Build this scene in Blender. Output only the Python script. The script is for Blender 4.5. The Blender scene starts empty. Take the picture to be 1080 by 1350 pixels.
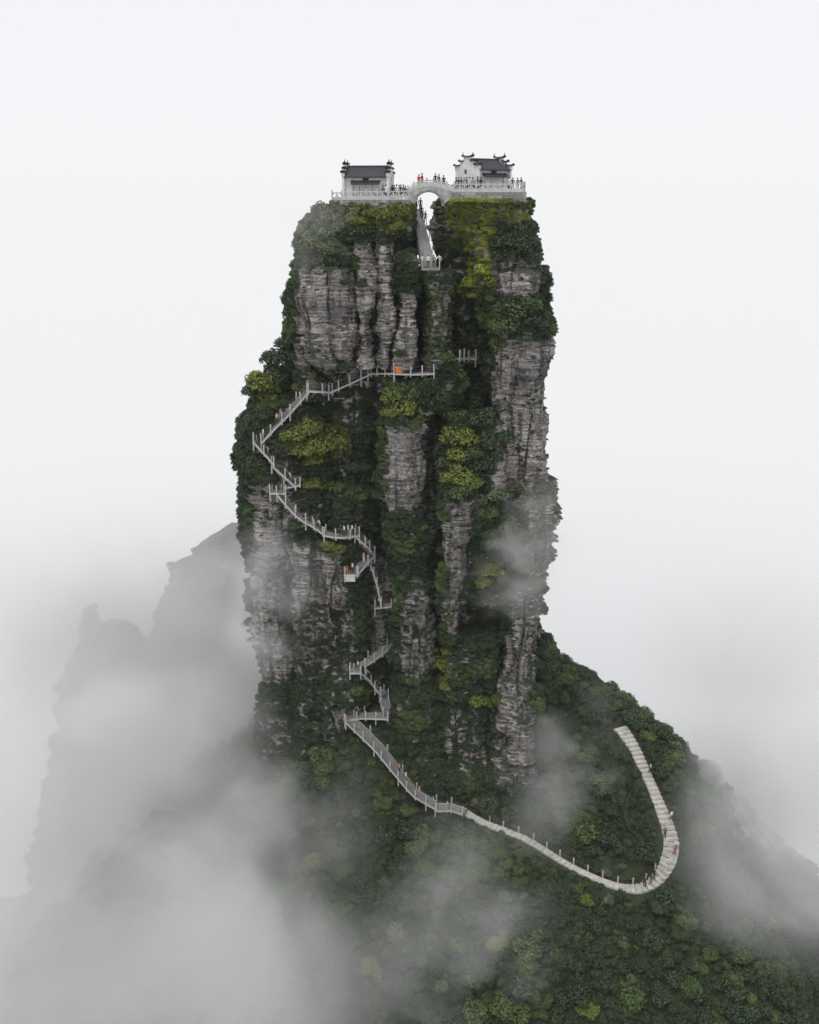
import bpy, bmesh, math, random
import numpy as np
from mathutils import Vector, Matrix, Quaternion
from mathutils.bvhtree import BVHTree

R = math.radians
rnd = random.Random(7)
rng = np.random.default_rng(11)
sc = bpy.context.scene
COL = sc.collection

# ------------------------------------------------------------------ camera, world, sun, exposure
CAM = np.array([0.0, -130.0, 99.0]); PITCH = R(17.9); FPX = 1250.0
FWD = np.array([0, math.cos(PITCH), -math.sin(PITCH)]); UP = np.array([0, math.sin(PITCH), math.cos(PITCH)])
cd = bpy.data.cameras.new('camera'); cam = bpy.data.objects.new('camera', cd); COL.objects.link(cam)
cam.location = CAM; cam.rotation_euler = (math.pi/2 - PITCH, 0, 0)
cd.sensor_fit = 'VERTICAL'; cd.sensor_height = 36.0; cd.lens = FPX/1350*36.0
cd.clip_start = 0.5; cd.clip_end = 5000
sc.camera = cam

SUN_EL, SUN_AZ = R(64), R(205)
world = bpy.data.worlds.new('World'); sc.world = world; world.use_nodes = True
nt = world.node_tree; nt.nodes.clear()
sky = nt.nodes.new('ShaderNodeTexSky'); sky.sky_type = 'NISHITA'; sky.sun_disc = False
sky.sun_elevation = SUN_EL; sky.sun_rotation = SUN_AZ
sc_ = nt.nodes.new('ShaderNodeVectorMath'); sc_.operation = 'SCALE'; sc_.inputs[3].default_value = 0.1
mx = nt.nodes.new('ShaderNodeMixRGB'); mx.inputs[0].default_value = 0.96      # white cloud on every side, greyer towards the valley
tcw = nt.nodes.new('ShaderNodeTexCoord'); sxyz = nt.nodes.new('ShaderNodeSeparateXYZ'); nt.links.new(tcw.outputs['Generated'], sxyz.inputs[0])
mr = nt.nodes.new('ShaderNodeMapRange'); mr.interpolation_type = 'SMOOTHSTEP'; nt.links.new(sxyz.outputs[2], mr.inputs[0])
mr.inputs[1].default_value = -0.85; mr.inputs[2].default_value = -0.18
cr_ = nt.nodes.new('ShaderNodeMixRGB'); cr_.inputs[1].default_value = (0.40, 0.41, 0.43, 1); cr_.inputs[2].default_value = (0.93, 0.935, 0.955, 1)
nt.links.new(mr.outputs[0], cr_.inputs[0]); nt.links.new(cr_.outputs[0], mx.inputs[2])
bg = nt.nodes.new('ShaderNodeBackground'); bg.inputs[1].default_value = 1.0
wo = nt.nodes.new('ShaderNodeOutputWorld')
nt.links.new(sky.outputs[0], sc_.inputs[0]); nt.links.new(sc_.outputs[0], mx.inputs[1])
nt.links.new(mx.outputs[0], bg.inputs[0]); nt.links.new(bg.outputs[0], wo.inputs[0])

sd = bpy.data.lights.new('sun', 'SUN'); sd.energy = 1.5; sd.angle = R(25); sd.color = (1.0, 0.97, 0.93)
sun = bpy.data.objects.new('sun', sd); COL.objects.link(sun)
sun.rotation_euler = (math.pi/2 - SUN_EL, 0, R(-25))

sc.view_settings.view_transform = 'Standard'; sc.view_settings.look = 'None'
sc.view_settings.exposure = 0.0; sc.view_settings.gamma = 1.0; sc.view_settings.use_curve_mapping = False
cy = sc.cycles
cy.use_denoising = True; cy.denoiser = 'OPENIMAGEDENOISE'
cy.max_bounces = 4; cy.diffuse_bounces = 1; cy.glossy_bounces = 1; cy.transmission_bounces = 1
cy.volume_bounces = 1; cy.transparent_max_bounces = 16
cy.volume_step_rate = 3.5; cy.volume_max_steps = 48
cy.use_adaptive_sampling = True; cy.adaptive_threshold = 0.02
cy.caustics_reflective = False; cy.caustics_refractive = False

FOG = True
MIST = True

# ------------------------------------------------------------------ pixel <-> place helpers
def at(u, v, Y):
    d = FWD*FPX + np.array([1.0, 0, 0])*(u-540) + UP*(675-v)
    return CAM + d*((Y-CAM[1])/d[1])
def pdir(u, v):
    d = FWD*FPX + np.array([1.0, 0, 0])*(u-540) + UP*(675-v)
    return d/np.linalg.norm(d)
def project(P):
    r = np.asarray(P, float) - CAM
    d = r @ FWD
    return 540 + FPX*r[..., 0]/d, 675 - FPX*(r @ UP)/d, d

# ------------------------------------------------------------------ noise
def _hash(ix, iy, iz, s):
    h = (ix.astype(np.int64)*374761393 + iy.astype(np.int64)*668265263 + iz.astype(np.int64)*2147483647 + s*1274126177) & 0xffffffff
    h = ((h ^ (h >> 13))*1274126177) & 0xffffffff
    h = ((h ^ (h >> 16))*2246822519) & 0xffffffff
    return h ^ (h >> 15)
def hash01(ix, iy, iz, s=0):
    return (_hash(ix, iy, iz, s) & 0xffffff)/float(0xffffff)
_G = np.array([[1,1,0],[-1,1,0],[1,-1,0],[-1,-1,0],[1,0,1],[-1,0,1],[1,0,-1],[-1,0,-1],[0,1,1],[0,-1,1],[0,1,-1],[0,-1,-1]], float)
def perlin(x, y, z, s=0):
    x, y, z = np.broadcast_arrays(np.asarray(x, float), np.asarray(y, float), np.asarray(z, float))
    ix, iy, iz = np.floor(x), np.floor(y), np.floor(z)
    fx, fy, fz = x-ix, y-iy, z-iz
    ux, uy, uz = (t*t*t*(t*(t*6-15)+10) for t in (fx, fy, fz))
    out = 0.0
    for dx in (0, 1):
        wx = ux if dx else 1-ux
        for dy in (0, 1):
            wy = uy if dy else 1-uy
            for dz in (0, 1):
                wz = uz if dz else 1-uz
                g = _G[_hash(ix+dx, iy+dy, iz+dz, s) % 12]
                out = out + wx*wy*wz*(g[..., 0]*(fx-dx) + g[..., 1]*(fy-dy) + g[..., 2]*(fz-dz))
    return out
def fbm(x, y, z, octs=4, s=0, gain=0.5):
    a, f, o = 1.0, 1.0, 0.0
    for i in range(octs):
        o = o + a*perlin(np.asarray(x)*f, np.asarray(y)*f, np.asarray(z)*f, s+i*17); a *= gain; f *= 2.03
    return o
def sstep(a, b, x):
    t = np.clip((x-a)/(b-a), 0, 1); return t*t*(3-2*t)

# ------------------------------------------------------------------ object helpers
def link(o, parent=None):
    COL.objects.link(o)
    if parent is not None: o.parent = parent
    return o
def tag(o, label=None, cat=None, group=None, kind=None):
    if label: o['label'] = label
    if cat: o['category'] = cat
    if group: o['group'] = group
    if kind: o['kind'] = kind
    return o
def empty(name, loc, rz=0.0, label=None, cat=None, group=None, kind=None):
    o = bpy.data.objects.new(name, None); COL.objects.link(o)
    o.location = loc; o.rotation_euler = (0, 0, rz); o.empty_display_size = 0.3
    return tag(o, label, cat, group, kind)
def mesh_np(name, V, F, smooth=False):
    me = bpy.data.meshes.new(name)
    V = np.asarray(V, np.float32); F = np.asarray(F, np.int32); n = F.shape[1]
    me.vertices.add(len(V)); me.vertices.foreach_set('co', V.ravel())
    me.loops.add(F.size); me.loops.foreach_set('vertex_index', F.ravel())
    me.polygons.add(len(F)); me.polygons.foreach_set('loop_start', np.arange(0, F.size, n, dtype=np.int32))
    if smooth: me.polygons.foreach_set('use_smooth', np.ones(len(F), bool))
    me.update(calc_edges=True); me.validate()
    return me
class MB:
    def __init__(s): s.v = []; s.f = []
    def add(s, vs, fs):
        o = len(s.v); s.v += [tuple(p) for p in vs]; s.f += [tuple(i+o for i in f) for f in fs]; return s
    def box(s, c, d, rz=0.0):
        c = Vector(c); m = Matrix.Rotation(rz, 3, 'Z'); h = [k/2 for k in d]
        vs = [c + m @ Vector((x*h[0], y*h[1], z*h[2])) for x in (-1, 1) for y in (-1, 1) for z in (-1, 1)]
        return s.add(vs, [(0,1,3,2),(4,6,7,5),(0,4,5,1),(2,3,7,6),(0,2,6,4),(1,5,7,3)])
    def beam(s, p, q, w, h, up=(0, 0, 1)):
        p, q = Vector(p), Vector(q); d = (q-p).normalized(); sd_ = d.cross(Vector(up))
        if sd_.length < 1e-4: sd_ = Vector((1, 0, 0))
        sd_.normalize(); u_ = sd_.cross(d).normalized()
        vs = [b + sd_*(a*w/2) + u_*(c*h/2) for b in (p, q) for a, c in ((-1,-1),(1,-1),(1,1),(-1,1))]
        return s.add(vs, [(0,1,2,3),(7,6,5,4),(0,4,5,1),(1,5,6,2),(2,6,7,3),(3,7,4,0)])
    def tube(s, pts, rad, n=6, cap=True):
        pts = [Vector(p) for p in pts]; base = len(s.v); rad = rad if hasattr(rad, '__len__') else [rad]*len(pts)
        for i, p in enumerate(pts):
            d = (pts[min(i+1, len(pts)-1)] - pts[max(i-1, 0)]).normalized()
            a = d.cross(Vector((0.31, 0.17, 0.93)));
            if a.length < 1e-3: a = d.cross(Vector((1, 0, 0)))
            a.normalize(); b = d.cross(a)
            for k in range(n):
                t = 2*math.pi*k/n; s.v.append(tuple(p + (a*math.cos(t) + b*math.sin(t))*rad[i]))
        for i in range(len(pts)-1):
            for k in range(n):
                j = (k+1) % n
                s.f.append((base+i*n+k, base+i*n+j, base+(i+1)*n+j, base+(i+1)*n+k))
        if cap:
            s.f.append(tuple(base+k for k in reversed(range(n)))); s.f.append(tuple(base+(len(pts)-1)*n+k for k in range(n)))
        return s
    def prism(s, poly, axis, a, b):
        # poly: list of 2D points (outline) in the plane perpendicular to axis ('x' -> (y,z), 'y' -> (x,z), 'z' -> (x,y))
        mk = {'x': lambda p, t: (t, p[0], p[1]), 'y': lambda p, t: (p[0], t, p[1]), 'z': lambda p, t: (p[0], p[1], t)}[axis]
        n = len(poly); vs = [mk(p, a) for p in poly] + [mk(p, b) for p in poly]
        fs = [tuple(range(n)), tuple(range(2*n-1, n-1, -1))] + [(i, i+n, (i+1) % n+n, (i+1) % n) for i in range(n)]
        return s.add(vs, fs)
    def mesh(s, name):
        me = bpy.data.meshes.new(name); me.from_pydata(s.v, [], s.f)
        bm = bmesh.new(); bm.from_mesh(me); bmesh.ops.recalc_face_normals(bm, faces=bm.faces); bm.to_mesh(me); bm.free()
        return me
    def build(s, name, mat, parent=None, smooth=False):
        me = s.mesh(name); me.materials.append(mat)
        if smooth: me.polygons.foreach_set('use_smooth', [True]*len(me.polygons))
        return link(bpy.data.objects.new(name, me), parent)

# ------------------------------------------------------------------ materials
def new_mat(name):
    m = bpy.data.materials.new(name); m.use_nodes = True
    return m, m.node_tree, m.node_tree.nodes['Principled BSDF']
def N(t, typ, **kw):
    n = t.nodes.new(typ)
    for k, v in kw.items(): setattr(n, k, v)
    return n
def ramp(t, fac, stops):
    r = N(t, 'ShaderNodeValToRGB'); els = r.color_ramp.elements
    while len(els) < len(stops): els.new(0.5)
    for e, (p, c) in zip(els, stops):
        e.position = p; e.color = (*c, 1) if len(c) == 3 else c
    t.links.new(fac, r.inputs[0]); return r.outputs[0]
def noise(t, vec, scale, detail=4, rough=0.55, dist=0.0):
    n = N(t, 'ShaderNodeTexNoise'); n.inputs['Scale'].default_value = scale; n.inputs['Detail'].default_value = detail
    n.inputs['Roughness'].default_value = rough; n.inputs['Distortion'].default_value = dist
    t.links.new(vec, n.inputs['Vector']); return n.outputs['Fac']
def scaled(t, vec, s):
    m = N(t, 'ShaderNodeMapping'); m.inputs['Scale'].default_value = s; t.links.new(vec, m.inputs[0]); return m.outputs[0]
def mixc(t, fac, a, b, mode='MIX'):
    m = N(t, 'ShaderNodeMixRGB', blend_type=mode)
    for i, x in ((0, fac), (1, a), (2, b)):
        if hasattr(x, 'is_linked') or hasattr(x, 'links'): t.links.new(x, m.inputs[i])
        else: m.inputs[i].default_value = x if i == 0 else (*x, 1)
    return m.outputs[0]
def mathn(t, op, a, b=None, clamp=False):
    m = N(t, 'ShaderNodeMath', operation=op); m.use_clamp = clamp
    for i, x in ((0, a), (1, b)):
        if x is None: continue
        if hasattr(x, 'links'): t.links.new(x, m.inputs[i])
        else: m.inputs[i].default_value = x
    return m.outputs[0]

def rock_material(name, dark, light, moss=0.55):
    m, t, b = new_mat(name)
    geo = N(t, 'ShaderNodeNewGeometry'); pos = geo.outputs['Position']
    big = noise(t, pos, 0.16, 5)
    beds = noise(t, scaled(t, pos, (0.25, 0.25, 3.2)), 1.0, 5, 0.65, 0.3)
    fine = noise(t, scaled(t, pos, (1.4, 1.4, 3.0)), 1.6, 6, 0.7)
    streak = noise(t, scaled(t, pos, (0.9, 0.9, 0.07)), 1.0, 4, 0.6)
    c = ramp(t, mathn(t, 'ADD', mathn(t, 'MULTIPLY', beds, 0.5), mathn(t, 'MULTIPLY', fine, 0.5)),
             [(0.36, tuple(k*0.6 for k in dark)), (0.44, dark), (0.52, tuple((a+c_)/2 for a, c_ in zip(dark, light))), (0.64, light)])
    c = mixc(t, ramp(t, big, [(0.35, (0.65,)*3), (0.58, (0,)*3)]), c, (0.085, 0.082, 0.085))
    c = mixc(t, ramp(t, streak, [(0.50, (0,)*3), (0.62, (0.8,)*3)]), c, (0.03, 0.031, 0.035))
    warm = noise(t, pos, 0.4, 3)
    c = mixc(t, ramp(t, warm, [(0.5, (0,)*3), (0.68, (0.45,)*3)]), c, (0.16, 0.125, 0.1))
    nz = N(t, 'ShaderNodeSeparateXYZ'); t.links.new(geo.outputs['Normal'], nz.inputs[0])
    ms = mathn(t, 'ADD', nz.outputs[2], mathn(t, 'MULTIPLY', noise(t, pos, 0.9, 4), 0.9))
    mossc = mixc(t, noise(t, pos, 2.3, 3), (0.018, 0.026, 0.013), (0.055, 0.062, 0.028))
    c = mixc(t, ramp(t, ms, [(moss+0.32, (0,)*3), (moss+0.62, (0.85,)*3)]), c, mossc)
    t.links.new(c, b.inputs['Base Color']); b.inputs['Roughness'].default_value = 0.85
    b.inputs['Specular IOR Level'].default_value = 0.25
    bp = N(t, 'ShaderNodeBump'); bp.inputs['Strength'].default_value = 0.9; bp.inputs['Distance'].default_value = 0.22
    t.links.new(mathn(t, 'ADD', beds, fine), bp.inputs['Height']); t.links.new(bp.outputs[0], b.inputs['Normal'])
    return m
M_ROCK = rock_material('cliff_rock', (0.115, 0.105, 0.10), (0.62, 0.585, 0.55))
M_FARROCK = rock_material('peak_rock', (0.05, 0.055, 0.055), (0.16, 0.16, 0.155), 0.35)

def leaf_material(name, a, b_, hl):
    m, t, b = new_mat(name)
    oi = N(t, 'ShaderNodeObjectInfo'); geo = N(t, 'ShaderNodeNewGeometry')
    n1 = noise(t, geo.outputs['Position'], 0.35, 3); n2 = noise(t, geo.outputs['Position'], 3.5, 2)
    c = mixc(t, mathn(t, 'ADD', mathn(t, 'MULTIPLY', oi.outputs['Random'], 0.6), mathn(t, 'MULTIPLY', n1, 0.5), True), a, b_)
    c = mixc(t, ramp(t, n2, [(0.5, (0,)*3), (0.72, (0.75,)*3)]), c, hl)
    t.links.new(c, b.inputs['Base Color']); b.inputs['Roughness'].default_value = 0.62
    b.inputs['Specular IOR Level'].default_value = 0.3
    return m
LEAF = {
    'D': leaf_material('leaf_dark', (0.020, 0.036, 0.020), (0.046, 0.070, 0.034), (0.085, 0.112, 0.050)),
    'M': leaf_material('leaf_mid', (0.042, 0.070, 0.026), (0.080, 0.118, 0.038), (0.125, 0.165, 0.058)),
    'O': leaf_material('leaf_olive', (0.095, 0.122, 0.026), (0.15, 0.18, 0.038), (0.21, 0.24, 0.06)),
    'L': leaf_material('leaf_lime', (0.20, 0.25, 0.04), (0.31, 0.36, 0.055), (0.40, 0.44, 0.09)),
    'G': leaf_material('leaf_grey', (0.080, 0.105, 0.055), (0.125, 0.15, 0.08), (0.17, 0.2, 0.11)),
}
def plain(name, c, rough=0.7, var=0.25, scale=2.0, spec=0.3):
    m, t, b = new_mat(name); geo = N(t, 'ShaderNodeTexCoord')
    n = noise(t, geo.outputs['Object'], scale, 5, 0.65)
    col = mixc(t, ramp(t, n, [(0.3, (0,)*3), (0.7, (1,)*3)]), tuple(k*(1-var) for k in c), c)
    t.links.new(col, b.inputs['Base Color']); b.inputs['Roughness'].default_value = rough
    b.inputs['Specular IOR Level'].default_value = spec
    return m
M_WHITE = plain('lime_plaster', (0.74, 0.74, 0.75), 0.85, 0.28, 1.3)
M_TILE = plain('dark_clay_tile', (0.055, 0.058, 0.064), 0.7, 0.45, 6)
M_STONE = plain('pale_stone', (0.56, 0.555, 0.55), 0.8, 0.35, 2.5)
M_STONE2 = plain('weathered_stone', (0.30, 0.295, 0.29), 0.85, 0.6, 1.6)
M_STONE3 = plain('bridge_stone', (0.45, 0.445, 0.44), 0.85, 0.5, 1.4)
M_CONC = plain('concrete', (0.30, 0.295, 0.285), 0.85, 0.5, 2.0)
M_POST = plain('post_concrete', (0.50, 0.495, 0.48), 0.85, 0.45, 3.0)
M_PATH = plain('path_stone', (0.60, 0.58, 0.54), 0.85, 0.45, 1.2)
M_CHAIN = plain('chain_iron', (0.09, 0.085, 0.08), 0.6, 0.2, 5)
M_BARK = plain('bark', (0.07, 0.055, 0.042), 0.9, 0.5, 6)
M_DARKWOOD = plain('dark_wood', (0.035, 0.03, 0.028), 0.6, 0.4, 4)
M_ORANGE = plain('orange_paint', (0.72, 0.19, 0.03), 0.6, 0.2, 4)
M_TILEROW = plain('clay_tile_rows', (0.10, 0.104, 0.112), 0.65, 0.5, 5)
M_VOID = plain('window_shadow_glass', (0.03, 0.032, 0.036), 0.3, 0.2, 3)

# ------------------------------------------------------------------ terrain
# control points: photo pixel + depth taken from the slope they lie on -> place
_ctl = [at(*p) for p in [
    (480,972,-1),(400,1010,0),(345,1010,5),(560,1045,-3),(605,1066,-4),(650,1050,-3),(700,1030,0),(715,960,4),(717,885,9),
    (790,910,8),(850,955,7),(900,994,6),(1000,1096,0),(1080,1175,-5),
    (625,1080,-7),(690,1104,-10),(740,1135,-14),(790,1160,-17.5),(840,1175,-20),(885,1120,-17),(876,1080,-14),(850,1015,-7),(815,955,0),
    (740,1060,-6),(780,1020,-3),(800,1100,-12),
    (700,1350,-30),(560,1350,-30),(560,1200,-17),(450,1200,-17),(450,1060,-6),(900,1350,-33),(1060,1350,-34),(1000,1200,-18),(940,1050,-4),
    (380,1050,-5),(300,1100,-8),(300,1350,-32),(150,1350,-32),(150,1150,-14),
]] + [np.array(p, float) for p in [
    (0,28,18),(25,40,5),(-25,42,2),(60,30,-22),(90,0,-45),(-60,20,-20),(-90,0,-45),(-75,-45,-52),(0,-70,-52),(60,-70,-62),(-50,-75,-60),(100,-60,-75),(0,80,-40),(70,80,-60),(-70,80,-50)]]
_ctl = np.array(_ctl)
def _rbf_fit(P):
    X = P[:, :2]; d = np.linalg.norm(X[:, None]-X[None], axis=2); n = len(P)
    A = np.zeros((n+3, n+3)); A[:n, :n] = np.sqrt(d*d+16) + np.eye(n)*0.1; A[:n, n] = 1; A[:n, n+1:] = X; A[n, :n] = 1; A[n+1:, :n] = X.T
    return np.linalg.solve(A, np.r_[P[:, 2], 0, 0, 0])
_w = _rbf_fit(_ctl)
def height(x, y):
    x = np.asarray(x, float); y = np.asarray(y, float); sh = x.shape; x = x.ravel(); y = y.ravel(); h = np.zeros(len(x))
    for i, (cx, cy_, cz) in enumerate(_ctl): h += _w[i]*np.sqrt((x-cx)**2 + (y-cy_)**2 + 16)
    n = len(_ctl); h += _w[n] + _w[n+1]*x + _w[n+2]*y
    r = np.sqrt(x**2 + (y*1.0)**2); far = -80 - 2.8*np.clip(r-70, 0, 250) + 45*fbm(x*0.006, y*0.006, x*0+3.3, 3)
    k = sstep(75, 150, r); h = h*(1-k) + far*k
    h += fbm(x*0.06, y*0.06, x*0, 3, 5)*1.6*sstep(12, 40, np.abs(y+3)+np.abs(x-5)*0.3)
    return h.reshape(sh)
def warp(n, lim, core):
    t = np.linspace(-1, 1, n); return core*t + (lim-core)*np.sign(t)*np.abs(t)**5
gx = warp(340, 900, 150); gy = warp(340, 900, 150) - 5
GX, GY = np.meshgrid(gx, gy, indexing='ij'); GZ = height(GX, GY)
def grid_faces(n, m, wrap=False):
    i = np.arange(n-1)[:, None]; j = np.arange(m if wrap else m-1)[None]
    j2 = (j+1) % m
    return np.stack([i*m+j+0*i, (i+1)*m+j, (i+1)*m+j2, i*m+j2], -1).reshape(-1, 4)
m, t, b = new_mat('hillside'); geo = N(t, 'ShaderNodeNewGeometry')
t.links.new(mixc(t, noise(t, geo.outputs['Position'], 0.6, 5), (0.012, 0.018, 0.010), (0.045, 0.055, 0.026)), b.inputs['Base Color'])
b.inputs['Roughness'].default_value = 0.95
gm = mesh_np('hillside', np.stack([GX, GY, GZ], -1).reshape(-1, 3), grid_faces(340, 340), True); gm.materials.append(m)
tag(link(bpy.data.objects.new('hillside', gm)), 'dark wooded hillside falling away below the rock pillar', kind='structure')
_gv = np.stack([GX, GY, GZ], -1).reshape(-1, 3)

# ------------------------------------------------------------------ rock pillar: rounded, bedded columns of rock that lean on one another
pillar = empty('rock_pillar', (0, 10, 10), label='towering layered grey rock pillar with split twin summit', kind='structure')
BV, BF = [], []            # coarse copy for ray casts
SAMPLES = []               # surface points for plants: (P, n)
def rock_column(rows, depth, expo=3.2, seed=0, dz=0.14, res=0.22, rough=1.0, mat=None, parent=pillar, name='rock_column', dome=1.2, tilt=0.0):
    rows = sorted(rows, key=lambda r: -r[0])
    K = []
    for v, uL, uR, Yf in rows:
        z = at((uL+uR)/2, v, Yf)[2]; ys = Yf + min(depth*0.5, 3.0)
        K.append((z, at(uL, v, ys)[0], at(uR, v, ys)[0], Yf))
    K = np.array(K); K = K[np.argsort(K[:, 0])]
    z = np.arange(K[0, 0], K[-1, 0], dz); nz = len(z)
    xl, xr, yf = (np.interp(z, K[:, 0], K[:, i]) for i in (1, 2, 3))
    # soften the piecewise outline
    kk = np.ones(9)/9
    sm = lambda a: np.convolve(np.pad(a, 4, mode='edge'), kk, 'valid')
    xl, xr, yf = sm(xl), sm(xr), sm(yf)
    a = (xr-xl)/2; xc = (xr+xl)/2; b_ = depth/2
    a0 = float(a.mean())
    # arc length sampling of the superellipse, fine in front, coarse behind
    th = np.linspace(0, 2*np.pi, 2400, endpoint=False)
    ce = lambda q: np.sign(np.cos(q))*np.abs(np.cos(q))**(2/expo); se = lambda q: np.sign(np.sin(q))*np.abs(np.sin(q))**(2/expo)
    ex, ey = a0*ce(th), -b_*se(th)
    seg = np.hypot(np.diff(np.r_[ex, ex[0]]), np.diff(np.r_[ey, ey[0]]))
    wgt = np.where(ey < b_*0.2, 1.0, 0.22)
    cum = np.r_[0, np.cumsum(seg*wgt)]; n = max(24, int(cum[-1]/res))
    tt = np.interp(np.linspace(0, cum[-1], n, endpoint=False), cum, np.r_[th, 2*np.pi])
    arc = np.interp(tt, th, np.cumsum(seg))
    cx, sy = ce(tt), se(tt)
    nx = np.sign(cx)*np.abs(cx)**(expo-1)/max(a0, .1); ny = -np.sign(sy)*np.abs(sy)**(expo-1)/b_
    L = np.hypot(nx, ny); nx /= L; ny /= L
    topf = np.sqrt(np.clip(1-((np.maximum(0, z-(z[-1]-dome)))/dome)**2, 0.02, 1)) if dome > 0 else np.ones(nz)
    X = xc[:, None] + (a*topf)[:, None]*cx[None]; Y = (yf+b_)[:, None] - (b_*topf)[:, None]*sy[None]; Z = np.repeat(z[:, None], n, 1)
    # relief
    zz = Z + 0.9*fbm(X*0.05, Y*0.05, Z*0.03, 2, 31) + tilt*X
    d = 1.1*fbm(X*0.14, Y*0.14, Z*0.11, 3, seed)
    d += 0.55*perlin(X*0.45, Y*0.45, Z*0.05, seed+3)                     # flutes
    jt = np.abs(perlin(X*0.30+7, Y*0.30, Z*0.03, seed+9)); d -= 1.1*(1-sstep(0.0, 0.06, jt))   # vertical joints
    big = np.floor(zz/3.3+0.7*perlin(X*.1, Y*.1, Z*.1, seed+60)); bc = np.floor(arc[None]/2.7+5*hash01(big, big*0, big*0, seed+61))
    d += 0.75*(hash01(big, bc, big*0, seed+62)-0.5)                      # big broken blocks
    d += 0.55*perlin(X*0.05, Y*0.05, zz*0.5, 40)                        # thick beds
    thin = sstep(-0.18, 0.2, fbm(X*0.07, Y*0.07, Z*0.12, 2, seed+71))   # thinly bedded zones against massive ones
    th_ = 0.40 + 0.35*hash01(np.floor(zz*0.23), Z*0, Z*0, 5)
    bed = np.floor(zz/th_); fr = zz/th_-bed
    cell = np.floor(arc[None]/(1.1+1.4*hash01(bed, bed*0, bed*0, seed+2)) + 9*hash01(bed, bed*0, bed*0, seed))
    d += (0.34*(hash01(bed, bed*0, bed*0, 77)-0.5) + 0.34*(hash01(bed, cell, bed*0, seed)-0.5))*(0.35+0.75*thin)
    d -= 0.17*(1-sstep(0.0, 0.22, np.minimum(fr, 1-fr)))*(0.3+0.7*thin)
    d += 0.22*fbm(X*1.3, Y*1.3, Z*1.9, 3, seed+21)
    d *= rough
    X = X + nx[None]*d*topf[:, None]; Y = Y + ny[None]*d*topf[:, None]; Z = Z + 0.1*fbm(X*0.8, Y*0.8, Z*0.8, 2, seed+50)
    V = np.stack([X, Y, Z], -1).reshape(-1, 3)
    F = grid_faces(nz, n, True)[:, ::-1]
    # caps as triangle fans folded into quads
    c0, c1 = len(V), len(V)+1
    V = np.vstack([V, [[xc[0], yf[0]+b_, z[0]], [xc[-1], yf[-1]+b_, z[-1]+0.05]]])
    k = np.arange(0, n-1, 2); k2 = (k+1) % n; k3 = (k+2) % n
    top = np.stack([(nz-1)*n+k, (nz-1)*n+k2, (nz-1)*n+k3, np.full(len(k), c1)], -1)
    F = np.vstack([F, top])
    me = mesh_np(name, V, F, False); me.materials.append(mat or M_ROCK)
    o = link(bpy.data.objects.new(name, me), parent)
    if parent is not None: o.matrix_parent_inverse = Matrix.Translation(-parent.location)
    # coarse copy
    si = np.unique(np.r_[np.arange(0, nz, 4), nz-1]); sj = np.arange(0, n, 3)
    G = np.stack([X, Y, Z], -1)[si][:, sj]
    off = sum(len(q) for q in BV); BV.append(G.reshape(-1, 3)); f = grid_faces(len(si), len(sj), True) + off; BF.append(f)
    tt_ = np.arange(len(sj)); base = off+(len(si)-1)*len(sj)
    cv = off+len(si)*len(sj); BV.append(np.array([[xc[-1], yf[-1]+b_, z[-1]]]));
    BF.append(np.stack([base+tt_, base+(tt_+1) % len(sj), np.full(len(tt_), cv), np.full(len(tt_), cv)], -1))
    nn = np.stack(np.broadcast_arrays(nx[None], ny[None], np.zeros((nz, 1))), -1)
    ii = rng.integers(0, nz, int(nz*n*0.18)); jj = rng.integers(0, n, len(ii)); front = ny[jj] < 0.35
    SAMPLES.append((np.stack([X, Y, Z], -1)[ii[front], jj[front]], nn[ii[front], jj[front]]))
    # caps get plants too
    q = int(60*a0*b_/20)+20; r = np.sqrt(rng.random(q)); an = rng.random(q)*2*np.pi
    SAMPLES.append((np.stack([xc[-1]+a[-1]*r*np.cos(an)*0.9, yf[-1]+b_+b_*r*np.sin(an)*0.9, np.full(q, z[-1]-0.3)], -1), np.tile([0, 0, 1.0], (q, 1))))
    return o

RC = rock_column
# summit with the porch temple
RC([(264,432,545,4.2),(280,412,546,3.8),(296,399,546,3.6),(312,393,546,3.6),(345,390,546,4),(430,384,546,4.5),(500,384,552,5),(560,350,556,6)], 14, 2.6, seed=1, dome=2.0)
RC([(264,440,544,2.6),(285,436,547,1.6),(318,446,549,1.6)], 11, seed=21, dome=0.6)
RC([(314,396,469,1.0),(345,393,470,0.0),(400,386,470,-0.8),(440,394,470,-0.6),(468,404,469,0.2),(492,420,464,1.8)], 8, 2.8, seed=2)
RC([(306,468,491,0.8),(350,469,491,0.1),(420,471,492,0.0),(486,475,490,0.8)], 7, 2.4, seed=3)
RC([(306,497,520,0.6),(350,497,520,0.3),(420,497,520,0.5),(487,499,519,0.9)], 7, 2.4, seed=4)
RC([(330,523,549,0.8),(380,524,549,0.0),(440,523,549,-0.2),(492,524,546,0.6)], 7, 2.4, seed=5)
RC([(430,380,398,3.6),(455,384,406,2.2),(500,388,420,2.0),(530,390,430,2.8)], 6, 2.6, seed=6)
# column below the landing and the rock behind the cleft
RC([(356,560,592,0.4),(400,562,590,0.8),(480,563,598,1.2),(520,560,606,1.8)], 8, 2.6, seed=7, dome=0.3)
RC([(352,530,608,12),(420,530,630,12),(500,525,650,11)], 9, seed=8, dome=0.3)
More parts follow.
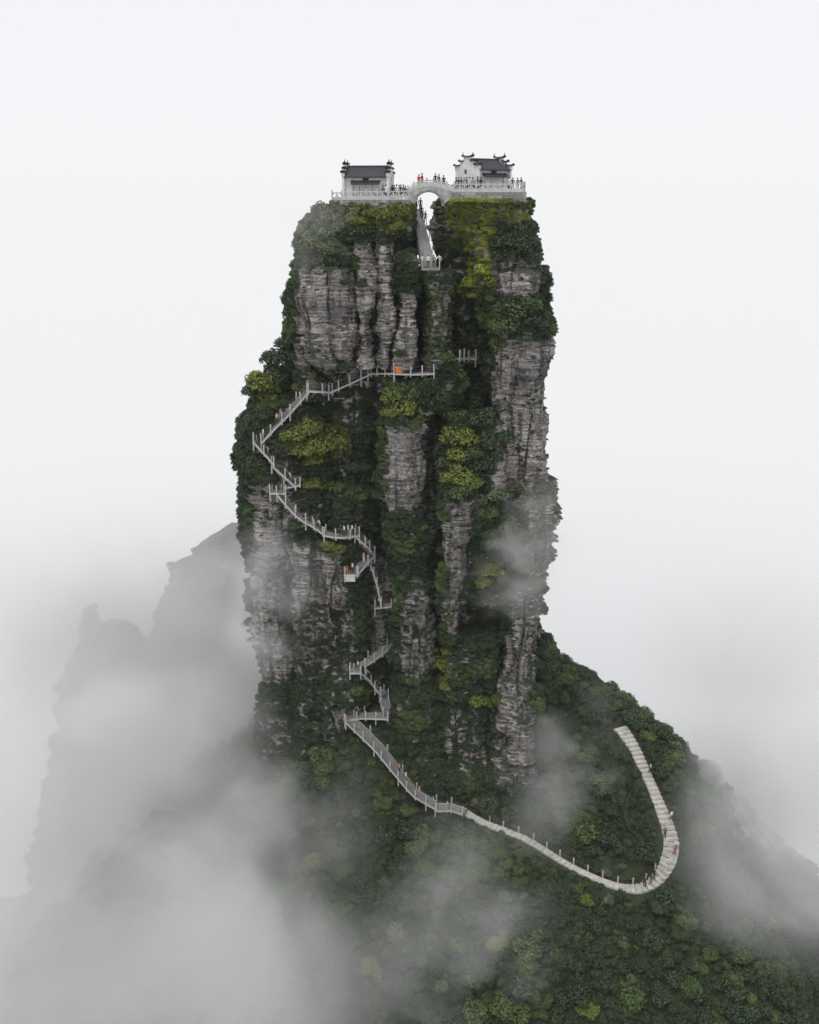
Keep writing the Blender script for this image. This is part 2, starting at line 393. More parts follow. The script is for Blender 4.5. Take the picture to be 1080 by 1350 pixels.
# summit with the gabled temple
RC([(259,594,697,3.2),(300,603,706,2.4),(345,614,715,1.8),(400,628,717,1.8),(430,634,728,1.6),(470,640,733,1.4),(510,644,722,1.4),(600,640,717,2.0),(660,640,722,2.4)], 16, 2.8, seed=9, dome=0.6)
RC([(262,572,640,9),(300,568,640,8.5),(340,574,640,8),(400,588,650,8),(480,596,655,7)], 11, 2.8, seed=10, dome=0.4)
RC([(350,652,714,0.4),(385,650,717,-0.4),(430,662,728,-1.0),(470,668,733,-1.4),(505,668,724,-0.8),(540,672,716,-0.2),(600,676,716,0.2),(650,680,720,0.8)], 9, 2.6, seed=12)
RC([(400,640,688,0.4),(440,645,688,-0.4),(520,655,686,0.4),(600,662,690,1.2)], 7, 2.4, seed=13)
# body
RC([(470,392,640,9.5),(530,350,700,8),(570,322,714,7.5),(640,326,718,7),(750,334,720,6.5),(850,342,712,6),(950,340,714,4.5),(1080,330,730,3)], 22, 3.0, seed=14, res=0.26)
RC([(524,345,410,3.0),(560,318,425,0.6),(600,314,430,0.2),(640,322,436,0.8),(700,328,420,1.2),(760,335,400,2.6)], 10, 2.6, seed=15)
RC([(505,425,480,4.8),(560,430,498,4.6),(640,430,500,4.2),(700,430,498,3.6)], 7, 2.4, seed=31)
RC([(640,424,490,2.4),(700,425,488,1.8),(760,420,482,1.2),(860,420,480,1.2),(960,410,478,0.4),(1030,410,478,-0.6)], 8, 2.4, seed=16)
RC([(706,378,456,0.0),(740,380,455,-1.0),(790,388,455,-1.0),(840,396,452,0.2),(900,392,460,0.8),(970,390,470,0.2),(1040,388,474,-0.4)], 8, 2.8, seed=17)
RC([(640,322,384,2.2),(720,330,382,1.8),(800,336,378,2.6),(880,340,390,2.8),(960,340,400,2.2),(1050,336,400,1.4)], 8, 2.4, seed=18)
RC([(552,503,555,-2.2),(600,506,553,-2.0),(670,508,553,-1.6),(720,510,560,-1.0),(800,522,566,-0.4),(900,524,572,0.0),(1040,524,590,-0.8)], 9, 2.6, seed=19)
RC([(498,500,606,1.6),(540,502,600,1.4),(560,504,556,0.4)], 8, 2.6, seed=20, dome=0.3)
RC([(552,592,668,0.8),(600,582,672,-0.6),(640,582,668,-0.8),(700,588,668,0.2),(800,594,668,1.2)], 9, 2.6, seed=22)
RC([(636,586,626,-2.0),(664,586,622,-2.8),(700,582,621,-2.6),(760,580,617,-2.0),(800,582,606,-1.2),(850,584,602,0.4)], 6, 2.4, seed=23, dome=0.6)
RC([(640,676,735,1.6),(690,680,735,0.6),(725,676,728,0.4),(748,672,729,0.8),(766,668,713,1.4),(840,662,712,1.2),(930,664,716,1.0),(1040,660,716,0.6)], 12, 2.6, seed=24)
RC([(772,684,712,0.0),(830,668,708,-1.0),(880,660,704,-1.6),(930,652,703,-1.8),(985,640,700,-2.4),(1042,646,692,-2.6)], 8, 2.4, seed=25, rough=1.5)
RC([(840,584,656,1.2),(900,580,656,0.4),(980,568,650,-0.6),(1060,560,660,-2.0)], 9, 2.6, seed=26)
RC([(940,470,560,1.2),(1000,500,590,-0.6),(1066,540,610,-2.6)], 7, 2.6, seed=27)
RC([(850,700,726,3.0),(900,700,728,2.0),(960,690,726,1.0)], 7, 2.4, seed=28)

NPILLAR = len(SAMPLES)
# far peaks behind in the cloud
peak = empty('rock_peak', (-55, 75, 0), label='faint broad rock shoulder behind the pillar, lost in cloud', kind='structure')
RC([(752,268,420,60),(775,226,420,60),(810,205,420,60),(850,192,420,60),(900,184,430,60),(1000,150,440,58),(1150,120,460,55)], 40, 2.6, seed=33, dz=0.5, res=0.6, rough=2.0, mat=M_FARROCK, parent=peak, name='peak_face')
RC([(742,300,420,66),(800,280,420,66)], 30, 2.6, seed=36, dz=0.5, res=0.6, rough=2.0, mat=M_FARROCK, parent=peak, name='peak_face')
spire = empty('rock_spire', (-75, 85, 0), label='faint jagged rock spire standing off in the cloud', kind='structure')
RC([(806,118,124,74),(824,115,131,74),(852,112,135,74),(866,104,142,74),(884,98,150,74)], 5, 2.2, seed=34, dz=0.4, res=0.5, rough=1.2, mat=M_FARROCK, parent=spire, name='peak_face')
RC([(846,136,160,73),(856,130,166,73),(880,120,172,73)], 8, 2.2, seed=37, dz=0.4, res=0.5, rough=1.6, mat=M_FARROCK, parent=spire, name='peak_face')
RC([(872,96,160,70),(890,86,172,70),(912,76,176,70),(940,70,190,70),(1000,66,210,68),(1080,50,230,66),(1200,30,260,64)], 26, 2.2, seed=35, dz=0.5, res=0.6, rough=2.4, mat=M_FARROCK, parent=spire, name='peak_face')

BV = np.vstack(BV); BF = np.vstack(BF)
BFall = np.vstack([BF, grid_faces(340, 340) + len(BV)]); BVall = np.vstack([BV, _gv])
bvh = BVHTree.FromPolygons(BVall.tolist(), [tuple(dict.fromkeys(f)) for f in BFall.tolist()])
def hit(u, v):
    r = bvh.ray_cast(Vector(CAM), Vector(pdir(u, v)))
    return np.array(r[0]) if r[0] is not None else at(u, v, 5.0)

# ------------------------------------------------------------------ stair and path routes (photo pixels, depth from the rock they cling to)
FLIGHTS = [
 # name, label, pixels, width, kind of floor, half-depth offset
 ('stair_flight', 'straight concrete stair flight rising beside the olive mound to a flat landing', [(345,583),(405,515)], 1.3, 'steps'),
 ('stair_landing', 'flat concrete landing joining two flights under the grey rock columns', [(404,514),(434,516)], 1.4, 'deck'),
 ('stair_flight', 'concrete stair flight climbing to the walkway at the foot of the rock columns', [(433,517),(489,491)], 1.3, 'steps'),
 ('stair_walkway', 'level concrete walkway with pale posts beside the orange stand', [(488,491),(515,491),(545,492),(573,491)], 1.3, 'deck'),
 ('stair_walkway', 'short shadowed walkway with two pale posts behind the dark shrubs', [(600,472),(626,472)], 1.2, 'deck'),
 ('stair_flight', 'crowded stair flight at the outermost corner of the pillar shoulder', [(336,580),(361,611)], 1.7, 'steps'),
 ('stair_flight', 'stair flight dropping from the crowded corner to a small curved landing', [(360,611),(388,641)], 1.3, 'steps'),
 ('stair_landing', 'small curved landing with one tall post above the long lower flight', [(374,641),(396,637)], 1.5, 'deck'),
 ('stair_landing', 'small turning landing at the head of the long lower flight', [(357,648),(379,648)], 1.5, 'deck'),
 ('stair_flight', 'long sagging stair flight above the misty rock wall', [(368,649),(393,681),(428,702)], 1.3, 'steps'),
 ('stair_walkway', 'level walkway above a round olive shrub where people in white wait', [(428,703),(447,707),(470,704)], 1.5, 'deck'),
 ('stair_flight', 'short stair flight going down from the waiting people to a sharp turn', [(469,704),(489,731)], 1.3, 'steps'),
 ('stair_flight', 'short stair flight doubling back to the platform with orange posts', [(489,731),(468,755)], 1.3, 'steps'),
 ('stair_landing', 'pale stone platform with orange posts hanging over the bare rock wall', [(453,755),(470,755)], 1.6, 'deck'),
 ('stair_flight', 'very steep narrow stair inside the black cleft', [(489,742),(498,772),(503,797)], 1.0, 'steps'),
 ('stair_landing', 'narrow platform across the black cleft', [(494,799),(517,797)], 1.3, 'deck'),
 ('stair_flight', 'stair flight slanting down from the foot of the black cleft to the tiny landing', [(515,851),(477,877)], 1.2, 'steps'),
 ('stair_landing', 'tiny corner landing between two short flights below the black cleft', [(461,884),(476,884)], 1.4, 'deck'),
 ('stair_flight', 'short stair flight slanting down below the tiny corner landing', [(471,885),(505,914)], 1.2, 'steps'),
 ('stair_flight', 'steep little stair flight above the rubble landing', [(506,917),(511,941)], 1.3, 'steps'),
 ('stair_landing', 'rough stone landing at the top of the longest stair', [(452,947),(475,943),(513,944)], 1.6, 'deck'),
 ('stair_flight', 'longest stone stair curving down along the foot of the pillar', [(461,948),(480,966),(500,986),(522,1014),(547,1045),(576,1062)], 2.0, 'steps'),
 ('stair_landing', 'stone block platform with two posts at the bottom of the longest stair', [(572,1064),(594,1064)], 1.8, 'deck'),
 ('stair_flight', 'short fenced stair leading off onto the forest path', [(592,1063),(613,1070)], 1.5, 'steps'),
]
PATH_PX = [(610,1070),(640,1086),(665,1095),(690,1104),(715,1119),(740,1135),(765,1149),(790,1160),(812,1169),(832,1173),(850,1172),(864,1163),(876,1148),(884,1130),(886,1110),(882,1093),(875,1075),(866,1052),(858,1033),(850,1015),(842,998),(834,982),(825,968),(815,954)]
PATH_W = [1.3,1.3,1.25,1.2,1.2,1.15,1.1,1.1,1.1,1.15,1.3,1.6,1.9,2.1,2.2,2.1,2.0,1.8,1.6,1.5,1.6,1.8,2.0,2.4]
def resample(px, step):
    px = np.array(px, float); s = np.r_[0, np.cumsum(np.hypot(*np.diff(px, axis=0).T))]
    q = np.linspace(0, s[-1], max(2, int(s[-1]/step)+1))
    return np.stack([np.interp(q, s, px[:, 0]), np.interp(q, s, px[:, 1])], -1), q/s[-1]
_allpx = [resample(f[2], 3)[0] for f in FLIGHTS] + [resample(PATH_PX, 3)[0]]
STAIR_PX = np.vstack(_allpx[:-1]); PATHPX = _allpx[-1]
def smooth1(a, k):
    w = np.ones(2*k+1)/(2*k+1); return np.convolve(np.pad(a, k, mode='edge'), w, 'valid')
FORCE = {14: 3.6, 15: 4.2}
def route(px, width):
    p, _ = resample(px, 2.0)
    y = np.array([hit(u, v)[1] for u, v in p])
    yn = np.array([hit(u, v+6)[1] for u, v in p]); y = np.minimum(y, yn)
    y2 = np.array([y[max(0, i-3):i+4].min() for i in range(len(y))])
    y2 = smooth1(y2, 5) if len(y2) > 4 else np.full(len(y2), y2.min())
    # a gentle course: straight line fit mixed with the rock
    ln = np.polyval(np.polyfit(np.arange(len(y2)), y2, 2 if len(y2) > 12 else 1), np.arange(len(y2)))
    y2 = np.minimum(0.3*y2+0.7*ln, y2+0.3) - width*0.42
    return np.array([at(u, v, yy) for (u, v), yy in zip(p, y2)])
ROUTES = []
_prev = None
for f in FLIGHTS:
    k_ = len(ROUTES)
    w = np.array([at(u, v, FORCE[k_]) for u, v in resample(f[2], 2.0)[0]]) if k_ in FORCE else route(f[2], f[3])
    ROUTES.append(w)
# make flights meet: blend depth at shared ends
for i in range(len(ROUTES)-1):
    a, b_ = ROUTES[i], ROUTES[i+1]
    pa, pb = FLIGHTS[i][2][-1], FLIGHTS[i+1][2][0]
    if i not in (13, 14, 15) and math.hypot(pa[0]-pb[0], pa[1]-pb[1]) < 24:
        ym = min(a[-1, 1], b_[0, 1])
        for w, px, e, in ((a, FLIGHTS[i][2], -1), (b_, FLIGHTS[i+1][2], 0)):
            p, q = resample(px, 2.0); k = (1-q if e == 0 else q)
            dy = (ym-w[e, 1])*k
            for j in range(len(w)): w[j] = at(p[j][0], p[j][1], w[j, 1]+dy[j])

# ------------------------------------------------------------------ foliage
def crown_mesh(name, seed, lobes, per, size, mat, squash=0.85):
    g = np.random.default_rng(seed); Q = []
    for k in range(lobes):
        if k == 0: c = np.zeros(3); r = 0.62
        else:
            a = g.random()*2*np.pi; e = np.arcsin(g.uniform(-0.35, 0.95)); rr = g.uniform(0.45, 0.66)
            c = rr*np.array([np.cos(a)*np.cos(e), np.sin(a)*np.cos(e), np.sin(e)]); r = g.uniform(0.26, 0.44)
        n = g.normal(size=(int(per*(r/0.4)**2), 3)); n /= np.linalg.norm(n, axis=1)[:, None]; n = n[n[:, 2] > -0.55]
        p = c + n*r*g.uniform(0.78, 1.08, (len(n), 1))
        d = n + g.normal(size=n.shape)*0.55 + np.array([0, 0, 0.25]); d /= np.linalg.norm(d, axis=1)[:, None]
        t = np.cross(d, g.normal(size=d.shape)); t /= np.linalg.norm(t, axis=1)[:, None]; s = np.cross(d, t)
        w = size*g.uniform(0.6, 1.35, (len(n), 1)); l = w*g.uniform(1.0, 1.8, (len(n), 1))
        Q.append(np.stack([p-t*l*0.5, p+s*w*0.5+d*w*0.12, p+t*l*0.5, p-s*w*0.5+d*w*0.12], 1))
    Q = np.concatenate(Q); Q[..., 2] *= squash
    me = mesh_np(name, Q.reshape(-1, 3), np.arange(len(Q)*4).reshape(-1, 4)); me.materials.append(mat); return me
def trunk_mesh(seed):
    g = random.Random(seed); m = MB()
    top = (g.uniform(-.15, .15), g.uniform(-.15, .15), 1.0)
    m.tube([(0, 0, -0.35), (g.uniform(-.05, .05), 0, 0.35), top], [0.11, 0.08, 0.045], 6)
    for k in range(4):
        a = k*1.57+g.random(); z0 = g.uniform(0.35, 0.7)
        m.tube([(0, 0, z0), (0.28*math.cos(a), 0.28*math.sin(a), z0+0.28), (0.5*math.cos(a), 0.5*math.sin(a), z0+0.42)], [0.05, 0.035, 0.015], 5)
    me = m.mesh('trunk'); me.materials.append(M_BARK); return me
NVAR = 4
CROWN = {t_: [crown_mesh('crown', 100*i+k, 15, 105, 0.125 if t_ != 'L' else 0.10, LEAF[t_], 0.8 if t_ in 'OL' else 0.9) for k in range(NVAR)] for i, t_ in enumerate(LEAF)}
TRUNK = [trunk_mesh(k) for k in range(3)]
PROTO = {t_: [None]*NVAR for t_ in LEAF}
def tree(name, loc, r, tone, label, cat, group=None, lift=0.9, lean=(0, 0), flat=1.0):
    k = next((i for i in range(NVAR) if PROTO[tone][i] is None), rnd.randrange(NVAR))
    root = empty(name, loc, rnd.random()*6.28, label, cat, group); root.scale = (r, r, r*flat)
    tr = link(bpy.data.objects.new('trunk', rnd.choice(TRUNK)), root); tr.scale = (1, 1, max(lift, 0.2))
    cr = link(bpy.data.objects.new('crown', CROWN[tone][k]), root); cr.location = (0, 0, lift)
    if PROTO[tone][k] is None: PROTO[tone][k] = cr
    return root
def scatter(name, label, P, S, tone, kind_cat=None, squash=0.85):
    n = len(P)
    if n == 0: return
    me = bpy.data.meshes.new(name); me.vertices.add(n); me.vertices.foreach_set('co', np.asarray(P, np.float32).ravel())
    for an, dt, vals in (('scl', 'FLOAT_VECTOR', np.stack([S, S, S*rng.uniform(squash-0.15, squash+0.15, n)], -1)),
                         ('rot', 'FLOAT_VECTOR', np.stack([rng.uniform(-.35, .35, n), rng.uniform(-.35, .35, n), rng.uniform(0, 6.28, n)], -1))):
        at_ = me.attributes.new(an, dt, 'POINT'); at_.data.foreach_set('vector', vals.astype(np.float32).ravel())
    at_ = me.attributes.new('idx', 'INT', 'POINT'); at_.data.foreach_set('value', rng.integers(0, NVAR, n).astype(np.int32))
    o = link(bpy.data.objects.new(name, me)); tag(o, label, kind_cat or 'shrubs', kind='stuff')
    g = bpy.data.node_groups.new(name, 'GeometryNodeTree')
    g.interface.new_socket('Geometry', in_out='INPUT', socket_type='NodeSocketGeometry'); g.interface.new_socket('Geometry', in_out='OUTPUT', socket_type='NodeSocketGeometry')
    gi, go = g.nodes.new('NodeGroupInput'), g.nodes.new('NodeGroupOutput')
    jn = g.nodes.new('GeometryNodeJoinGeometry')
    for pr in PROTO[tone]:
        oi = g.nodes.new('GeometryNodeObjectInfo'); oi.transform_space = 'ORIGINAL'; oi.inputs['Object'].default_value = pr
        oi.inputs['As Instance'].default_value = True; g.links.new(oi.outputs['Geometry'], jn.inputs[0])
    ip = g.nodes.new('GeometryNodeInstanceOnPoints'); ip.inputs['Pick Instance'].default_value = True
    def attr(nm, ty):
        a = g.nodes.new('GeometryNodeInputNamedAttribute'); a.data_type = ty; a.inputs[0].default_value = nm
        return next(s for s in a.outputs if s.enabled and s.name == 'Attribute')
    er = g.nodes.new('FunctionNodeEulerToRotation')
    g.links.new(attr('rot', 'FLOAT_VECTOR'), er.inputs[0]); g.links.new(er.outputs[0], ip.inputs['Rotation'])
    g.links.new(attr('scl', 'FLOAT_VECTOR'), ip.inputs['Scale']); g.links.new(attr('idx', 'INT'), ip.inputs['Instance Index'])
    mp = g.nodes.new('GeometryNodeMeshToPoints'); g.links.new(gi.outputs[0], mp.inputs[0])
    g.links.new(mp.outputs[0], ip.inputs['Points']); g.links.new(jn.outputs[0], ip.inputs['Instance']); g.links.new(ip.outputs[0], go.inputs[0])
    md = o.modifiers.new('leaves', 'NODES'); md.node_group = g
    return o

# shrubs one can pick out on the pillar: (u, v, radius px, tone)
SHRUBS = [
 ('bushy tree on the pillar shoulder above the crowded stair corner', 'trees on the pillar shoulder', 'bushy_tree', 'tree',
  [(345,502,21,'O'),(366,470,20,'D'),(352,518,17,'O'),(376,452,13,'D'),(336,512,15,'D'),(362,490,17,'M'),(380,505,14,'D')]),
 ('low olive bush on the rounded mound under the upper stair flight', 'bushes on the olive mound', 'mound_bush', 'bush',
  [(388,572,17,'O'),(408,562,17,'O'),(430,568,17,'O'),(445,582,15,'O'),(415,586,18,'O'),(395,590,15,'O'),(436,600,14,'O'),(412,604,12,'O')]),
 ('small flat olive bush on the ledge beside the curved landing', 'ledge bushes by the curved landing', 'ledge_bush', 'bush',
  [(412,636,12,'O'),(428,636,13,'O'),(444,640,12,'M')]),
 ('dark shrub on the outermost corner beside the crowded stair', 'shrubs at the outer stair corner', 'corner_shrub', 'shrub',
  [(334,556,15,'D'),(322,572,11,'D'),(326,594,13,'D'),(340,606,12,'D'),(350,545,12,'D'),(330,612,10,'D')]),
 ('bright rounded tree crowning the bare central rock column', 'trees crowning the central column', 'crown_tree', 'tree',
  [(518,522,17,'O'),(535,536,19,'O'),(516,542,14,'O'),(545,520,13,'M'),(528,510,12,'M')]),
 ('bright yellow green tree beside the dark cleft, billowing over bare rock', 'billowing trees beside the dark cleft', 'billowing_tree', 'tree',
  [(596,574,19,'O'),(619,576,18,'O'),(603,596,16,'O'),(624,596,14,'M'),(607,624,20,'O'),(592,628,13,'O'),(622,634,15,'O'),(588,608,13,'M'),(606,648,14,'M')]),
 ('dark leafy shrub in the gully between walkway and billowing trees', 'dark shrubs in the gully', 'gully_shrub', 'shrub',
  [(560,508,13,'D'),(580,520,16,'D'),(600,492,14,'M'),(604,515,16,'D'),(622,532,17,'D'),(600,545,17,'M'),(638,550,17,'D'),(625,505,14,'D'),(640,580,16,'D'),(585,590,13,'D'),(632,610,16,'D'),(650,600,15,'D'),(660,575,14,'D'),(590,470,10,'M')]),
 ('green bush on the cliff edge above the tall bare layered wall', 'bushes above the layered wall', 'cliff_bush', 'bush',
  [(678,412,20,'M'),(660,430,18,'M'),(698,404,15,'M'),(640,447,12,'M'),(700,422,14,'D'),(656,452,12,'M'),(676,432,14,'D'),(712,428,10,'D')]),
 ('lime green bush hanging down the face below the lime grass', 'hanging lime bushes', 'lime_bush', 'bush',
  [(622,372,14,'L'),(634,356,13,'L'),(645,372,12,'O'),(625,388,11,'L'),(612,382,9,'O')]),
 ('dark round bush on the lime grass below the long balustrade', 'dark bushes on the lime grass', 'summit_bush', 'bush',
  [(660,296,13,'D'),(678,306,16,'D'),(664,318,15,'D'),(692,300,11,'D'),(684,326,15,'D'),(700,322,11,'D'),(668,338,13,'D'),(700,340,11,'D')]),
 ('olive bush at the terrace edge below the porch temple', 'olive bushes below the porch temple', 'terrace_bush', 'bush',
  [(470,290,12,'O'),(490,281,11,'O'),(508,284,12,'O'),(524,298,12,'O'),(532,280,12,'O'),(480,302,11,'M'),(545,300,9,'O'),(515,305,10,'O')]),
 ('grey green bush on the misty slope below the short balustrade', 'grey green bushes below the short balustrade', 'mossy_bush', 'bush',
  [(406,298,12,'G'),(424,277,12,'G'),(438,284,13,'G'),(412,310,13,'G'),(436,308,14,'G'),(405,326,13,'G'),(430,330,12,'G'),(450,300,12,'G')]),
 ('dark shrub sticking out of the cliff edge beside the widest rock column', 'shrubs beside the widest rock column', 'edge_shrub', 'shrub',
  [(388,372,9,'D'),(384,398,8,'D'),(380,416,9,'D'),(390,350,8,'D')]),
 ('dark shrub growing out of a joint in the grey rock columns', 'shrubs in the column joints', 'joint_shrub', 'shrub',
  [(470,352,9,'D'),(478,372,7,'D'),(530,340,12,'D'),(540,352,11,'D'),(528,465,8,'D'),(455,372,6,'D'),(452,482,9,'D'),(425,488,9,'D')]),
 ('pale shrub half veiled by mist below the tall bare layered wall', 'mist veiled shrubs', 'veiled_shrub', 'shrub',
  [(655,648,16,'G'),(685,640,13,'G'),(642,672,15,'M'),(668,688,15,'G'),(650,712,15,'G'),(690,662,14,'G'),(630,655,13,'M'),(690,742,15,'G'),(640,700,12,'M'),(672,720,14,'G')]),
 ('yellow green bush on the wall under the drifting mist', 'yellow bushes under the mist', 'yellow_bush', 'bush',
  [(648,748,14,'O'),(638,764,12,'O'),(660,758,11,'O'),(655,806,10,'O'),(644,780,10,'M'),(664,782,9,'G')]),
 ('lime green creeper patch low on the central wall', 'lime creepers low on the wall', 'wall_creeper', 'creeper',
  [(583,872,11,'O'),(578,890,11,'O'),(588,902,9,'O'),(590,855,9,'O'),(630,920,12,'O'),(645,925,8,'O')]),
 ('small olive shrub under the walkway where people in white wait', 'shrubs under the waiting walkway', 'walkway_shrub', 'shrub',
  [(432,718,10,'O'),(447,722,10,'O'),(440,730,8,'M')]),
 ('small olive shrub below the tiny corner landing', 'shrubs below the corner landing', 'landing_shrub', 'shrub', [(488,906,9,'O'),(470,908,10,'M'),(500,888,8,'M')]),
 ('olive shrub on the shaded wall beside the bare central column', 'shrubs beside the central column', 'shade_shrub', 'shrub', [(490,628,10,'O'),(488,648,8,'M'),(495,600,8,'M')]),
 ('dark knobbly shrub where the ridge meets the foot of the pillar', 'shrubs at the pillar foot', 'ridge_shrub', 'shrub', [(716,858,10,'D'),(722,874,11,'D'),(712,845,7,'D'),(708,925,11,'M'),(712,945,9,'O')]),
]
_occ = []
TONE_WORD = {'D': 'dark green', 'M': 'mid green', 'O': 'yellow green', 'L': 'lime green', 'G': 'grey green'}
STRIP = ('bright rounded ', 'bright yellow green ', 'small flat olive ', 'low olive ', 'small olive ', 'dark leafy ', 'dark round ', 'dark knobbly ', 'lime green ', 'yellow green ', 'grey green ', 'olive ', 'pale ', 'green ', 'dark ')
for lab, grp, nm, cat, items in SHRUBS:
    core = next((lab[len(q):] for q in STRIP if lab.startswith(q)), lab)
    ranks = {}
    for t_ in TONE_WORD:
        same = [it for it in items if it[3] == t_]
        if len(same) < 2: continue
        for word, key in (('biggest', lambda it: -it[2]), ('topmost', lambda it: it[1]), ('lowest', lambda it: -it[1])):
            left = [it for it in same if it not in ranks]
            o_ = sorted(same, key=key)
            if o_[0] in ranks or (word == 'biggest' and o_[0][2] == o_[1][2]): continue
            ranks[o_[0]] = word
    for it in items:
        u, v, rp, tone = it
        lab = ' '.join(filter(None, [ranks.get(it), TONE_WORD[tone], core]))
        # the plant roots where its lower half meets the rock
        h = hit(u, v+rp*0.35); dist = np.linalg.norm(h-CAM); r = rp*dist/FPX*1.2
        c = h + np.array([0, -0.45*r, 0])
        tree(nm, c - np.array([0, 0, r*0.25]), r, tone, lab, cat, grp, lift=0.5, flat=0.95)
        _occ.append((u, v, rp))
_occ = np.array(_occ)
for k in range(13):
    u = 597+k*7.2; r = rnd.uniform(0.55, 0.85)
    tree('foot_bush', at(u, 262.5+0.25*(k % 3)+k*0.25, 1.6-0.3*(k % 2)) - np.array([0, 0, 0.4]), r, 'L' if k < 9 else 'O', 'low %s bush at the foot of the high terrace wall' % ('lime green' if k < 9 else 'olive'), 'bush', 'bushes at the foot of the high terrace wall', lift=0.5, flat=0.8)

# the cover of shrubs between them
SP = np.vstack([p for p, n in SAMPLES[:NPILLAR]]); SN = np.vstack([n for p, n in SAMPLES[:NPILLAR]])
su, sv, sdp = project(SP)
keep = SP[:, 2] > height(SP[:, 0], SP[:, 1]) - 0.5
SP, SN, su, sv, sdp = SP[keep], SN[keep], su[keep], sv[keep], sdp[keep]
nz_ = fbm(su*0.03, sv*0.03, su*0, 3, 8)
dens = np.full(len(SP), 0.85); tone = np.full(len(SP), 'D'); size = np.full(len(SP), 0.74)
tone[nz_ > 0.22] = 'M'
def area(kind, a, d, tn=None, sz=None, soft=10):
    u0, v0, p, q = a
    wob = nz_*soft
    if kind == 'box': inside = (su > u0+wob) & (su < p+wob) & (sv > v0+wob) & (sv < q+wob)
    else: inside = ((su-u0)/p)**2 + ((sv-v0)/q)**2 < 1 + nz_*0.6
    dens[inside] = d
    if tn: tone[inside] = tn
    if sz: size[inside] = sz
    return inside
area('box', (380,240,460,345), 1.0, 'G', 0.6)
area('box', (455,240,552,312), 1.0, 'M', 0.5)
area('ell', (500,284,46,18), 1.0, 'O', 0.45)
area('box', (585,240,720,345), 1.0, 'M', 0.5)
area('ell', (640,284,60,38), 1.0, 'L', 0.5)
area('ell', (640,266,60,14), 1.0, 'L', 0.5)
area('ell', (628,345,22,34), 1.0, 'L', 0.45)
for b_ in [(388,352,470,492),(466,320,523,490),(521,392,556,492)]: area('box', b_, 0.05, 'D', 0.3)
area('box', (549,362,560,492), 0.0)
area('box', (582,330,618,470), 0.45, 'D', 0.5)
area('box', (556,370,590,480), 0.6, 'M', 0.45)
area('box', (650,346,716,392), 0.08, 'D', 0.35)
area('box', (650,446,740,655), 0.05, 'D', 0.35)
area('box', (506,560,556,672), 0.03, 'D', 0.3)
area('box', (556,545,580,720), 0.12, 'D', 0.4)
area('box', (586,664,620,840), 0.08, 'D', 0.35)
area('box', (694,640,740,770), 0.25, 'G', 0.45)
area('box', (380,722,452,802), 0.05, 'D', 0.3)
area('box', (330,640,382,900), 0.10, 'D', 0.4)
area('box', (330,900,470,1040), 0.6, 'D', 0.6)
area('box', (384,800,470,900), 0.45, 'D', 0.45)
area('box', (486,738,518,860), 0.08, 'D', 0.35)
area('box', (530,780,578,890), 0.18, 'D', 0.42)
area('box', (590,930,650,1020), 0.5, 'D', 0.5)
area('box', (672,775,716,860), 0.12, 'D', 0.35)
area('box', (654,850,706,1040), 0.10, 'D', 0.35)
area('ell', (420,580,46,30), 1.0, 'O', 0.5)
area('box', (430,500,505,560), 0.7, 'D', 0.5)
area('ell', (583,880,14,30), 1.0, 'O', 0.4)
def near_px(u, v, px, rad):
    out = np.zeros(len(u), bool)
    for k in range(0, len(px), 2): out |= (u-px[k, 0])**2 + ((v-px[k, 1]+2)*1.0)**2 < rad**2
    return out
ok = (rng.random(len(SP)) < dens) & ~near_px(su, sv, STAIR_PX, 7.5) & ~(near_px(su, sv, STAIR_PX, 10) & (rng.random(len(SP)) < 0.7))
ok &= ~((su > 546) & (su < 580) & (sv < 356))
ok &= ~((su > 436) & (su < 546) & (sv < 266)) & ~((su > 590) & (su < 694) & (sv < 258))
idx = np.where(ok)[0]; rng.shuffle(idx)
cellset = {}; chosen = []
for i in idx:
    s = size[i]*0.7; key = (int(SP[i, 0]/s), int(SP[i, 1]/s), int(SP[i, 2]/s), round(s*10))
    if key in cellset: continue
    h = bvh.ray_cast(Vector(CAM), Vector((SP[i]-CAM)/np.linalg.norm(SP[i]-CAM)))
    if h[0] is not None and np.linalg.norm(SP[i]-CAM) - h[3] > 2.2: continue
    cellset[key] = 1; chosen.append(i)
chosen = np.array(chosen)
NAMES = {'D': ('dark_shrub_cover', 'dark green shrubs clinging all over the ledges of the pillar'),
         'M': ('green_shrub_cover', 'mid green low shrubs spread over the pillar ledges'),
         'O': ('olive_shrub_cover', 'olive green low growth on summit edge and mound'),
         'L': ('lime_grass_cover', 'lime green grass and low growth below the long balustrade'),
         'G': ('grey_shrub_cover', 'grey green low shrubs below the short balustrade')}
for t_ in LEAF:
    ii = chosen[tone[chosen] == t_]
    S = size[ii]*rng.uniform(0.7, 1.35, len(ii))
    scatter(NAMES[t_][0], NAMES[t_][1], SP[ii] + SN[ii]*S[:, None]*0.15, S, t_)

